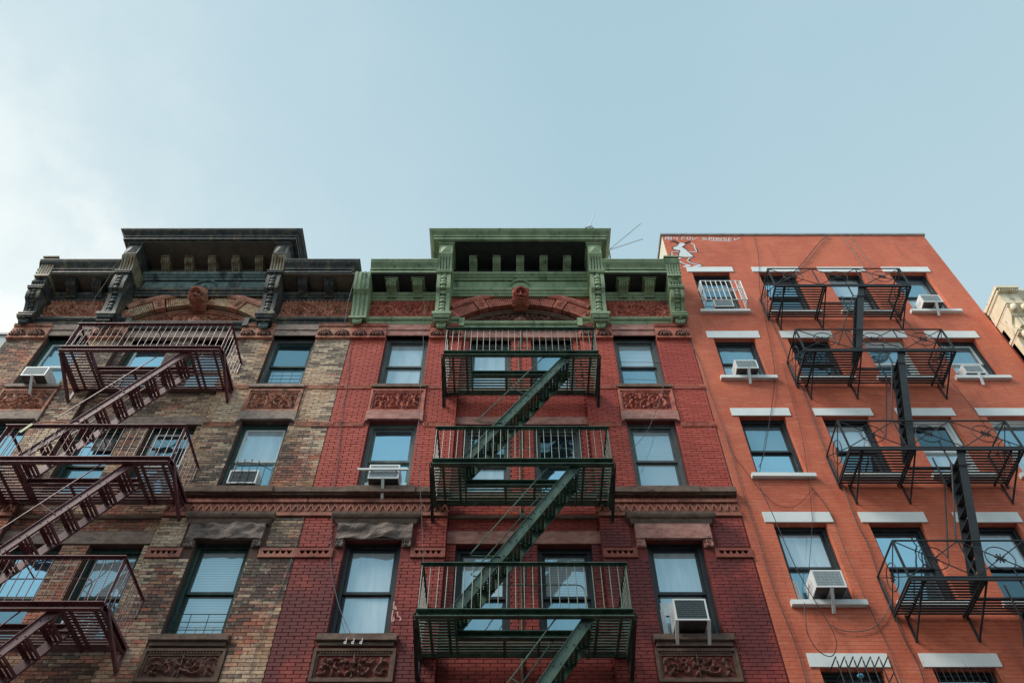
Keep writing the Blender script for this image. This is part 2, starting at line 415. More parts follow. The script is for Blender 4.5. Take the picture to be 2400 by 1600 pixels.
M = {}
M['brick_tan'] = brick_mat('tan_brick', 'tan')
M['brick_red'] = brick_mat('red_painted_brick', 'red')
M['mortar_tan'] = surf('old_mortar', (.14, .065, .045), (.09, .06, .05), .9, 5, 1, (.25, .17, .12))
M['mortar_red'] = surf('painted_mortar', (.22, .036, .030), (.13, .024, .022), .8, 4)
M['orange'] = painted_brick('orange_painted_brick', (.68, .180, .098), (.55, .132, .074), (.72, .27, .17))
M['crimson'] = painted_brick('crimson_painted_brick', (.30, .06, .06), (.24, .045, .045), (.36, .09, .08))
M['stone_gray'] = surf('weathered_brownstone', (.25, .18, .15), (.42, .33, .28), .85, 7, .6, (.07, .06, .055), s3=3, bump=.8, bscale=14)
M['stone_red'] = surf('red_washed_brownstone', (.34, .14, .11), (.52, .28, .24), .8, 6, .5, (.13, .06, .05), s3=2.6, bump=.8, bscale=14)
M['stone_soot'] = surf('sooty_brownstone', (.15, .115, .10), (.30, .235, .205), .85, 6, .6, (.06, .05, .045), s3=3, t3=(.5, .64), bump=.8, bscale=14)
M['stone_dark'] = surf('dark_brownstone', (.13, .085, .07), (.23, .16, .12), .85, 6, .6, (.04, .03, .03), s3=4, bump=.9, bscale=12)
M['voussoir_tan'] = surf('tan_voussoir', (.36, .22, .13), (.62, .47, .30), .85, 9, 1, (.36, .11, .06), s3=3, t3=(.55, .62), bump=.4)
M['terra_a'] = surf('soiled_terracotta', (.40, .15, .095), (.60, .30, .20), .75, 8, 1, (.14, .075, .055), s3=6, t3=(.50, .64), bump=.5)
M['terra_b'] = surf('painted_terracotta', (.42, .105, .072), (.56, .20, .14), .7, 8, 1, (.17, .05, .04), s3=5, t3=(.52, .66), bump=.5)
M['terra_low'] = surf('dark_red_terracotta', (.22, .055, .042), (.32, .095, .065), .75, 8, 1, (.10, .04, .035), s3=5, bump=.4)
M['terra_belt'] = surf('soiled_belt_terracotta', (.30, .095, .065), (.46, .20, .14), .75, 8, 1, (.12, .055, .045), s3=4, t3=(.52, .66), bump=.5)
M['terra_dull'] = surf('dull_terracotta', (.10, .060, .045), (.19, .115, .08), .8, 7, 1, (.07, .05, .04), s3=5, bump=.6)
M['terra_dark'] = surf('dark_terracotta', (.12, .055, .045), (.22, .10, .075), .8, 9, 1, (.05, .03, .03), s3=7, bump=.6)
M['green_paint'] = surf('pale_green_cornice_paint', (.19, .27, .155), (.33, .43, .26), .5, 4, 3.0, (.055, .09, .06), s3=5, t3=(.55, .68), bump=.15)
M['black_paint'] = surf('blistered_black_cornice_paint', (.022, .026, .027), (.075, .088, .085), .5, 9, 3.0, (.20, .155, .085), s3=7, t3=(.53, .66), bump=.4)
M['black_worn'] = surf('bleached_black_paint', (.09, .14, .14), (.20, .27, .26), .5, 5, 4, (.04, .05, .05), s3=4, t3=(.50, .62), bump=.4)
M['rusty_paint'] = surf('rust_streaked_paint', (.17, .16, .11), (.34, .30, .20), .55, 9, 6, (.16, .075, .02), s3=8, t3=(.5, .62), bump=.4)
M['soffit_b'] = surf('shaded_soffit', (.022, .028, .03), (.04, .05, .048), .7, 5, 1, bump=.2)  # near-black base colour carries the deep shade under the green cornice
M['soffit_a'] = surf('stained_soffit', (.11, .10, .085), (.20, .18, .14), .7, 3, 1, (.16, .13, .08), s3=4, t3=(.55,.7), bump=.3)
M['iron_green'] = surf('green_iron', (.028, .058, .044), (.085, .16, .115), .38, 6, 2, (.035, .06, .05), s3=8, t3=(.56, .70), bump=.1, spec=.5)
M['iron_maroon'] = surf('maroon_iron', (.11, .036, .044), (.20, .080, .090), .38, 6, 2, (.07, .025, .03), s3=8, t3=(.58, .72), bump=.1, spec=.5)
M['iron_black'] = surf('black_iron', (.010, .014, .017), (.018, .026, .031), .6, 6, 1, bump=.1, spec=.45)
M['iron_wall'] = surf('black_iron_strut', (.014, .016, .018), (.03, .035, .035), .5, 6, 1, bump=.1)
M['frame_gray'] = surf('grey_window_paint', (.085, .10, .10), (.15, .17, .165), .5, 9, 4, (.04, .045, .045), s3=8, bump=.1)
M['frame_green'] = surf('dark_green_window_paint', (.018, .042, .038), (.04, .085, .07), .5, 9, 4, (.10, .17, .15), s3=9, t3=(.62, .7), bump=.1)
M['frame_blue'] = surf('blue_black_window_paint', (.018, .026, .032), (.04, .05, .055), .45, 9, 4, bump=.1)
M['white_paint'] = surf('white_paint', (.72, .79, .79), (.82, .86, .85), .5, 3, 3, (.45, .48, .46), s3=5, t3=(.6, .78), bump=.1)
M['white_metal'] = surf('white_enamel', (.76, .81, .82), (.84, .87, .87), .35, 5, 1, bump=.05)
M['ac_dark'] = surf('ac_underside', (.05, .05, .05), (.10, .10, .10), .6)
M['grille'] = surf('ac_grille', (.36, .44, .47), (.50, .57, .59), .5, 30)
M['grille_dark'] = surf('ac_coil', (.06, .08, .09), (.12, .15, .16), .5, 40)
M['cream'] = surf('cream_cornice_paint', (.76, .66, .46), (.86, .80, .62), .6, 7, 3, (.26, .20, .11), s3=6, t3=(.55, .68), bump=.3)
M['pale_wall'] = surf('pale_render', (.50, .55, .54), (.60, .64, .62), .8, 2)
M['cream_wall'] = surf('cream_render', (.62, .58, .46), (.70, .66, .54), .8, 2)
M['coping'] = surf('metal_coping', (.22, .25, .26), (.36, .39, .40), .5, 5)
M['roof'] = surf('roof_tar', (.03, .03, .03), (.05, .05, .05), .9, 3)
M['wire'] = surf('black_cable', (.02, .02, .022), (.035, .035, .04), .6, bump=0)
M['wire_gray'] = surf('grey_cable', (.10, .11, .12), (.16, .17, .18), .6, bump=0)
M['chrome'] = surf('dull_aluminium', (.30, .32, .33), (.45, .47, .48), .4, bump=0, metallic=.6)
M['paint_white'] = surf('white_spray_paint', (.66, .70, .72), (.80, .83, .84), .7, 14, 1, bump=.1)
M['paint_black'] = surf('black_spray_paint', (.03, .035, .04), (.06, .065, .07), .7, 14, 1, bump=.1)
M['paint_pink'] = surf('pink_spray_paint', (.60, .30, .27), (.70, .40, .36), .7, 14, 1, bump=.1)
M['yellow'] = surf('yellow_tape', (.62, .66, .35), (.70, .72, .42), .6)
M['sticker_blue'] = surf('blue_plastic', (.08, .36, .60), (.12, .45, .68), .4)
M['asphalt'] = surf('asphalt', (.04, .04, .042), (.06, .06, .06), .9, 20)
M['paving'] = surf('concrete_paving', (.14, .135, .13), (.19, .18, .17), .9, 4)
M['g_blind'] = glass_mat('pane_white_blind', .26, (.58, .68, .72), .05, .05)
M['g_shade'] = glass_mat('pane_roller_shade', .24, (.60, .70, .74), .04)
M['g_dark'] = glass_mat('pane_dark_room', .30, (.03, .05, .06), .10)
M['g_mid'] = glass_mat('pane_curtain', .34, (.14, .23, .27), .06)
M['g_deep'] = glass_mat('pane_deep_room', .12, (.015, .03, .04), .12)
M['g_sky'] = glass_mat('pane_mirror_sky', .62, (.10, .16, .20), .05)

# ------------------------------------------------------------------ setting
struct('road', MB().box(-60, 60, -60, -2.2, -1.9, -EYE - .12), M['asphalt'])
struct('pavement', MB().box(-60, 60, -2.196, 20, -1.9, -EYE), M['paving'])

def far_side(x0, x1, h, m, label):  # unseen row behind the camera, added to block low sky light
    t = thing('building', label, 'building', ((x0 + x1) / 2, -22, -EYE), 'unseen buildings across the street')
    xs_ = [x0 + (k + .5) * (x1 - x0) / 4 for k in range(4)]
    hs = [(x - .5, x + .5, z, z + 1.7) for x in xs_ for z in (3.2, 6.1, 9.0) if z + 2 < h]
    w = MB().box(x0, x1, -30, -22, -EYE, h)
    part('wall', w, m, t); part('cornice', MB().box(x0, x1, -22, -21.6, h - .5, h), M['stone_dark'], t)
    for a, b_, c, d in hs: part('window', MB().box(a, b_, -22, -21.97, c, d), M['frame_blue'], t)


far_side(-34, -16.1, 12.4, M['stone_dark'], 'unseen brown building across the street behind the camera, far left')
far_side(-16, -6.1, 12.9, M['stone_gray'], 'unseen grey brown building across the street behind the camera, left')
far_side(-6, 4.9, 12.2, M['stone_dark'], 'unseen brown building across the street straight behind the camera')
far_side(5, 16, 13.0, M['stone_red'], 'reddish building across the street behind the camera, right')
far_side(16.1, 34, 12.5, M['stone_gray'], 'unseen grey brown building across the street behind the camera, far right')
CUBE = MB().box(-.5, .5, -.5, .5, -.5, .5)
_cube = {}


def cube(m, nm='bar'):
    k = (m.name, nm)
    if k not in _cube: _cube[k] = CUBE.mesh(nm, m)
    return _cube[k]


_rod = {}


def rod(m):
    if m.name not in _rod:
        _rod[m.name] = MB().tube([(0, 0, -.5), (0, 0, .5)], 1, 6).mesh('rod', m, True)
    return _rod[m.name]


def window(parent, xc, z0, z1, w, y, mats, panes, split=.5, cas=.075, sash_t=.05):
    """double-hung sash: casing (window) > two sashes, two panes. y = face of the casing"""
    cm, sm = mats
    x0, x1 = xc - w / 2, xc + w / 2
    mb = MB()
    c = cas
    mb.box(x0, x0 + c, y, y + .14, z0, z1); mb.box(x1 - c, x1, y, y + .14, z0, z1)
    mb.box(x0 + c, x1 - c, y, y + .14, z1 - c, z1); mb.box(x0 + c, x1 - c, y - .01, y + .14, z0, z0 + .045)
    for s in (0, 1):       # brickmould bead
        xa = x0 if s == 0 else x1 - .022
        mb.box(xa, xa + .022, y - .022, y, z0, z1)
    mb.box(x0 + .022, x1 - .022, y - .022, y, z1 - .022, z1)
    wi = part('window', mb, cm, parent)
    ix0, ix1, iz0, iz1 = x0 + c, x1 - c, z0 + .045, z1 - c
    zm = iz0 + (iz1 - iz0) * split
    for k, (a, b_, yy) in enumerate(((zm - .02, iz1, y + .045), (iz0, zm + .022, y + .085))):
        t = sash_t; sb = MB()
        sb.box(ix0, ix0 + t, yy, yy + .035, a, b_); sb.box(ix1 - t, ix1, yy, yy + .035, a, b_)
        sb.box(ix0 + t, ix1 - t, yy, yy + .035, b_ - t, b_); sb.box(ix0 + t, ix1 - t, yy, yy + .035, a, a + t)
        part('sash', sb, sm, wi)
        part('pane', MB().box(ix0 + t - .004, ix1 - t + .004, yy + .015, yy + .021, a + t - .004, b_ - t + .004), panes[k], wi)
    return wi


def noise2(x, y, s=0): return mnoise.noise(Vector((x, y, s)))


def scrollwork(seed, sx, sy, amp=.05):
    """leaf scrolls: spirals round a few centres plus leafy lumps"""
    rr = random.Random(seed)
    cs = [(rr.uniform(.04, .96) * sx, rr.uniform(.12, .88) * sy, rr.choice((-1, 1)), rr.uniform(0, 6)) for _ in range(int(sx * sy * 22) + 4)]

    def f(u, v):
        x, y = u * sx, v * sy
        best = 9; val = 0
        for cx, cy, sg, ph in cs:
            dx, dy = x - cx, y - cy; d = math.hypot(dx, dy)
            if d < best:
                best = d; val = math.sin(d * 46 - sg * 2 * math.atan2(dy, dx) + ph)
        k = max(0, val) ** .7 * .75 + .35 * abs(noise2(x * 9, y * 9, seed)) * 2 + .25 * noise2(x * 22, y * 22, seed)
        e = min(u, 1 - u) * sx / .06; g = min(v, 1 - v) * sy / .05
        return amp * max(0, k) * min(1, e) * min(1, g)
    return f


def framed_panel(parent, xc, hw, z0, z1, p, mf, mr, seed, split=False):
    t = .045
    mb = MB()
    mb.sweep([(xc - hw, -.02), (xc - hw, p), (xc + hw, p), (xc + hw, -.02)], [(-t, z0), (0, z0), (0, z1), (-t, z1)])
    fr = MB(); x0, x1 = xc - hw, xc + hw; y = -p
    for (a, b_, c, d) in ((x0, x0 + t, z0, z1), (x1 - t, x1, z0, z1), (x0 + t, x1 - t, z1 - t, z1), (x0 + t, x1 - t, z0, z0 + t)):
        fr.box(a, b_, y - .012, .01, c, d)
    t2 = t + .035
    for (a, b_, c, d) in ((x0 + t, x0 + t2, z0 + t, z1 - t), (x1 - t2, x1 - t, z0 + t, z1 - t), (x0 + t2, x1 - t2, z1 - t2 - .03, z1 - t), (x0 + t2, x1 - t2, z0 + t, z0 + t2)):
        fr.box(a, b_, y + .012, .01, c, d)
    n = int((x1 - x0 - 2 * t2) / .045)
    for k in range(n):     # bead row
        xx = x0 + t2 + (k + .5) * (x1 - x0 - 2 * t2) / n
        fr.box(xx - .012, xx + .012, y - .004, y + .012, z1 - t - .035, z1 - t - .008)
    if split: fr.box(xc - .01, xc + .01, y + .0, .01, z0 + t2, z1 - t2)
    o = part('carved_panel', fr, mf, parent)
    a, b_, c, d = x0 + t2, x1 - t2, z0 + t2, z1 - t2 - .03
    part('carving', MB().relief(a, b_, c, d, -.015, scrollwork(seed, b_ - a, d - c, .075), int((b_ - a) / .013), int((d - c) / .013)), mr, o, True)
    return o


BRICK_ME = {}


def brick_mesh(m, ln):
    """brick pulled to its real edges: face proud of the joint, edges slightly rounded"""
    key = (m.name, round(ln, 3))
    if key in BRICK_ME: return BRICK_ME[key]
    a, h, d, e = ln / 2, .0285, .012, .0035
    if m.name.startswith('red'): a, h = a - .002, .0292
    v = [(-a, 0, -h), (a, 0, -h), (a, 0, h), (-a, 0, h), (-a, -d + e, -h), (a, -d + e, -h), (a, -d + e, h), (-a, -d + e, h),
         (-a + e, -d, -h + e), (a - e, -d, -h + e), (a - e, -d, h - e), (-a + e, -d, h - e)]
    f = [(0, 1, 5, 4), (1, 2, 6, 5), (2, 3, 7, 6), (3, 0, 4, 7), (4, 5, 9, 8), (5, 6, 10, 9), (6, 7, 11, 10), (7, 4, 8, 11), (8, 9, 10, 11)]
    me = MB().add(v, f).mesh('brick', m); BRICK_ME[key] = me
    return me


def lay_bricks(parent, zones, m, n_single=300):
    """zones: (x0,x1,z0,z1,y,holes). running bond on the world brick grid; lowest bricks in view are single parts"""
    out = []
    for (x0, x1, z0, z1, y, holes) in zones:
        r0 = math.ceil(z0 / BH - .25); r1 = math.floor(z1 / BH + .25)
        for r in range(r0, r1):
            za, zb = r * BH, (r + 1) * BH; zc = (za + zb) / 2
            off = (abs(r) % 2) * .5
            iv = [(x0, x1)]
            for h in holes:
                if h[2] < zc + .01 and zc - .01 < h[3]:
                    nv = []
                    for a, b_ in iv:
                        if h[1] <= a or h[0] >= b_: nv.append((a, b_)); continue
                        if h[0] > a: nv.append((a, h[0]))
                        if h[1] < b_: nv.append((h[1], b_))
                    iv = nv
            for a, b_ in iv:
                i = math.floor(a / BL - off)
                while True:
                    ca, cb_ = (i + off) * BL, (i + 1 + off) * BL
                    i += 1
                    if ca >= b_: break
                    xa, xb = max(ca, a), min(cb_, b_)
                    if xb - xa < .03: continue
                    out.append(((xa + xb) / 2, zc, y, xb - xa - .0085))
    vis = lambda q: (abs(proj_x(q[0], q[1])) < 1225 and q[1] > 6.85)
    out.sort(key=lambda q: (0 if vis(q) else 1, q[1], q[0]))
    for (x, z, y, ln) in out[:n_single]:
        tilt = R.uniform(-.004, .004)
        place('brick', brick_mesh(m, ln), parent, (x, y + R.uniform(-.002, .002), z), (R.uniform(-.01, .01), 0, tilt))
    mb = MB()
    for (x, z, y, ln) in out[n_single:]:
        dy = R.uniform(-.0025, .0025); a, h, d, e = ln / 2 - (.002 if m.name.startswith('red') else 0), (.0292 if m.name.startswith('red') else .0285), .012, .0035; sk = R.uniform(-.0012, .0012)
        b0 = len(mb.v)
        for vx, vy, vz in ((-a, 0, -h), (a, 0, -h), (a, 0, h), (-a, 0, h), (-a, -d + e, -h), (a, -d + e, -h), (a, -d + e, h), (-a, -d + e, h), (-a + e, -d, -h + e), (a - e, -d, -h + e), (a - e, -d, h - e), (-a + e, -d, h - e)):
            mb.v.append((x + vx, y + vy + dy, z + vz + sk))
        mb.f += [tuple(b0 + k for k in q) for q in ((0, 1, 5, 4), (1, 2, 6, 5), (2, 3, 7, 6), (3, 0, 4, 7), (4, 5, 9, 8), (5, 6, 10, 9), (6, 7, 11, 10), (7, 4, 8, 11), (8, 9, 10, 11))]
    if mb.v: part('brickwork', mb, m, parent, kind='stuff')


def proj_x(X, Z):
    return F_PX * X / (CAM_D * C_ + Z * S_)


def s_curve(p0, p1, z0, z1, bulge=.05, n=14):
    """front outline of a console from bottom (z0, p0) to top (z1, p1)"""
    pts = []
    for i in range(n + 1):
        t = i / n; q = p0 + (p1 - p0) * (t * t * (3 - 2 * t)) + bulge * math.sin(PI * t) ** 2 * (1 if t > .5 else -.4)
        pts.append((-q, z0 + (z1 - z0) * t))
    return pts


def console(parent, xc, w, z0, z1, p0, p1, m, block=None, m2=None):
    """long scrolled bracket: cheeks, sunk channel with overlapping scales, fluted block and pyramid panel above"""
    fr = s_curve(p0, p1, z0, z1)
    back = [(.0, z1), (.0, z0)]
    ck = w * .27; x0, x1 = xc - w / 2, xc + w / 2
    mb = MB()
    mb.prism(fr + back, x0, x0 + ck); mb.prism(fr + back, x1 - ck, x1)
    core = [(y + .045, z) for y, z in fr] + back
    mb.prism(core, x0 + ck, x1 - ck)
    con = part('console', mb, m, parent)
    sc = MB(); n = 11; cw = w - 2 * ck
    for k in range(n):
        t = (k + .6) / n; y, z = fr[min(len(fr) - 1, int(t * (len(fr) - 1)))]
        zz = z0 + (z1 - z0) * t
        i = min(len(fr) - 2, int(t * (len(fr) - 1))); ft = t * (len(fr) - 1) - i
        yy = fr[i][0] * (1 - ft) + fr[i + 1][0] * ft
        sc.blob((xc, yy + .03 - .012 * (k % 2), zz + .01), cw * .54, .045, (z1 - z0) / n * .60, 10, 6)
    part('scale_ornament', sc, m, con, True)
    if block:
        zb, pb = block           # top z and proudness at the top
        b = MB()
        b.sweep([(x0 - .005, 0), (x0 - .005, p1 + .03), (x1 + .005, p1 + .03), (x1 + .005, 0)], [(-.05, z1), (.015, z1), (.015, z1 + .035), (.03, z1 + .05), (.03, z1 + .075), (-.05, z1 + .075)])
        part('cap_moulding', b, m, con)
        za = z1 + .076; zf = za + (zb - za) * .50
        n = 8; arc = []
        for i in range(n + 1):
            t = i / n; arc.append((-(p1 + .01 + (pb - p1) * t ** 1.8), za + (zf - za) * t))
        bk = [(0, zf), (0, za)]
        fl = MB(); nr = 5; rw = w / (nr * 2 - 1) * 1.25; gap = (w - nr * rw) / (nr - 1)
        for k in range(nr):
            xa = x0 + k * (rw + gap); fl.prism(arc + bk, xa, xa + rw)
        fl.prism([(y + .05, z) for y, z in arc] + bk, x0 + .005, x1 - .005)
        fl.prism([(arc[-2][0] - .002, arc[-2][1]), (arc[-1][0] - .002, arc[-1][1]), (0, arc[-1][1]), (0, arc[-2][1])], x0 - .001, x1 + .001)
        part('fluted_block', fl, m2 or m, con)
        pm = MB(); pp = pb + .0
        for k in range(3):
            z_ = zf + .002 + k * .028; pm.box(x0 + .002, x1 - .002, -(pp - (.02 if k % 2 else 0)), 0, z_, z_ + .026)
        zq = zf + .09
        pm.box(x0, x1, -pp, 0, zq, zb)
        a, c = x0 + w * .12, x1 - w * .12; zt = zq + .01; zu = zb - .03; ym = -pp - .055
        pm.add([(a, -pp, zt), (c, -pp, zt), (c, -pp, zu), (a, -pp, zu), (xc, ym, (zt + zu) / 2 - .02)], [(0, 1, 4), (1, 2, 4), (2, 3, 4), (3, 0, 4)])
        part('pyramid_panel', pm, m, con)
    return con


def drop_leaf(parent, xc, w, z1, p, m):
    mb = MB()
    for k in range(7):
        a = (k - 3) * .42; r = w * .55
        c = Vector((xc + math.sin(a) * r * .55, -p, z1 - .03 - math.cos(a) * r * .50))
        mb.blob(c, w * .085, .05, w * .30, 7, 5)
    mb.blob((xc, -p - .03, z1 - .02), w * .2, .05, .03, 8, 5)
    mb.box(xc - w * .42, xc + w * .42, -p, 0, z1 - .02, z1)
    return part('leaf_drop', mb, m, parent, True)


def modillion(parent, xc, w, z0, z1, p, m, cap=False):
    fr = s_curve(.12, p, z0, z1 - (.13 if cap else .10), .03, 8); bk = [(0, fr[-1][1]), (0, z0)]
    mb = MB(); nr = 4; rw = w / (2 * nr - 1) * 1.35; g = (w - nr * rw) / (nr - 1)
    for k in range(nr):
        xa = xc - w / 2 + k * (rw + g); mb.prism(fr + bk, xa, xa + rw)
    mb.prism([(y + .03, z) for y, z in fr] + bk, xc - w / 2 + .004, xc + w / 2 - .004)
    zz = fr[-1][1]
    if cap:
        for k, (e, h) in enumerate(((.0, .035), (.025, .04), (.055, .045))):
            mb.box(xc - w / 2 - e, xc + w / 2 + e, -(p + .02 + e), 0, zz + .001, zz + h); zz += h + .001
    else:
        mb.box(xc - w / 2, xc + w / 2, -(p + .02), 0, zz + .001, z1)
    return part('modillion', mb, m, parent)


def rosette_block(parent, x0, x1, z0, z1, p, m, mdark, n):
    fr = MB()
    fr.box(x0, x1, -p - .03, 0, z1 - .05, z1); fr.box(x0, x1, -p - .02, 0, z0, z0 + .045); fr.box(x0, x1, -p, .0, z0 + .046, z1 - .051)
    fr.box(x0, x1, -p - .045, 0, z1 + .001, z1 + .02)
    o = part('rosette_block', fr, m, parent)
    w = (x1 - x0) / n
    for k in range(n):
        a = x0 + k * w + .02; b_ = a + w - .04; xc = (a + b_) / 2; zb = z0 + .05; r = (b_ - a) / 2
        rm = MB()
        for i in range(9):
            an = PI * (i + .5) / 9
            rm.blob((xc + math.cos(an) * r * .86, -p - .02, zb + .03 + math.sin(an) * r * .95), .022, .04, .026, 6, 4)
            rm.blob((xc + math.cos(an) * r * .55, -p - .03, zb + .03 + math.sin(an) * r * .6), .02, .03, .045, 6, 4)
        rm.blob((xc, -p - .03, zb + .05), r * .3, .05, .05, 8, 5)
        part('rosette', rm, mdark, o, True)
    return o


def stud_frieze(parent, x0, x1, z0, z1, m, seed, brick_m):
    """terracotta frieze: pyramid studs round a scrolled centre"""
    base = MB().box(x0, x1, -.02, .0, z0, z1)
    o = part('frieze_panel', base, m, parent)
    st = MB(); n = max(6, round((x1 - x0 - .08) / .10)); sx_ = (x1 - x0 - .08) / n; sz_ = (z1 - z0 - .03) / 5; e = .004
    for j in range(5):
        for i in range(n):
            if 0 < j < 4 and 2 <= i < n - 2: continue
            a, c = x0 + .04 + i * sx_, z0 + .015 + j * sz_
            st.add([(a + e, -.02, c + e), (a + sx_ - e, -.02, c + e), (a + sx_ - e, -.02, c + sz_ - e), (a + e, -.02, c + sz_ - e), (a + sx_ / 2, -.115, c + sz_ * .55)], [(0, 1, 4), (1, 2, 4), (2, 3, 4), (3, 0, 4)])
    part('pyramid_studs', st, m, o, kind='stuff')
    a, b_, c, d = x0 + .04 + 2 * sx_, x1 - .04 - 2 * sx_, z0 + .015 + sz_, z0 + .015 + 4 * sz_
    part('scroll_carving', MB().relief(a, b_, c, d, .02, scrollwork(seed, b_ - a, d - c, .085), int((b_ - a) / .014), int((d - c) / .014)), m, o, True)
    return o


def head_keystone(parent, xc, z0, z1, m):
    """bearded mask carved on the keystone"""
    W, H = .40, z1 - z0

    def g(u, v, a, b_, s1, s2): return math.exp(-((u - a) / s1) ** 2 - ((v - b_) / s2) ** 2)

    def f(u, v):
        x = (u - .5) * 2; y = (v - .5) * 2
        r = math.sqrt(x * x + y * y)
        base = .15 * math.sqrt(max(0, 1 - min(r, 1) ** 3))
        oval = math.sqrt(((u - .5) / .27) ** 2 + ((v - .56) / .26) ** 2)      # the bare face
        d = base
        if oval < 1.0:
            d -= .02
            d += .13 * math.exp(-((u - .5) / .055) ** 2) * max(0, min(1, (.70 - v) / .22)) * (1 if v > .455 else max(0, 1 - (.455 - v) / .02))
            d -= .085 * (g(u, v, .385, .635, .075, .045) + g(u, v, .615, .635, .075, .045))
            d += .03 * (g(u, v, .385, .625, .035, .02) + g(u, v, .615, .625, .035, .02))
            d += .05 * (g(u, v, .37, .715, .10, .025) + g(u, v, .63, .715, .10, .025))
            d += .035 * (g(u, v, .36, .50, .07, .05) + g(u, v, .64, .50, .07, .05))
        hair = max(0, min(1, (oval - .92) / .12))
        if v < .45: hair = max(hair, min(1, (.45 - v) / .03))
        curl = abs(math.sin(u * 30 + 2.2 * math.sin(v * 17))) * abs(math.sin(v * 24 + 2.0 * math.sin(u * 15)))
        d += hair * (.035 + .045 * curl)
        d -= .10 * g(u, v, .5, .375, .085, .02)
        d += .05 * g(u, v, .5, .43, .16, .022)
        if r > 1: d -= (r - 1) * .8
        return max(d, -.05)
    bk = MB().prism([(-.06, z0), (.1, z0), (.1, z1 - .01), (-.22, z1 - .01)], xc - W * .42, xc + W * .42)
    k = part('keystone', bk, m, parent)
    # the mask leans out from the wall and looks down into the street
    an = math.radians(36); tv = Vector((0, -math.sin(an), math.cos(an))); nv = Vector((0, -math.cos(an), -math.sin(an)))
    o = Vector((xc - W / 2, -.06, z0 - .01)); H = .47; nx, nz = 46, 60; rm = MB()
    for b_ in range(nz + 1):
        for a in range(nx + 1):
            u, v = a / nx, b_ / nz; p = o + Vector((W * u, 0, 0)) + tv * (H * v) + nv * (f(u, v) + .0); rm.v.append(tuple(p))
    for b_ in range(nz):
        for a in range(nx):
            q = b_ * (nx + 1) + a; rm.f.append((q, q + 1, q + nx + 2, q + nx + 1))
    part('bearded_mask', rm, m, k, True)
    return k


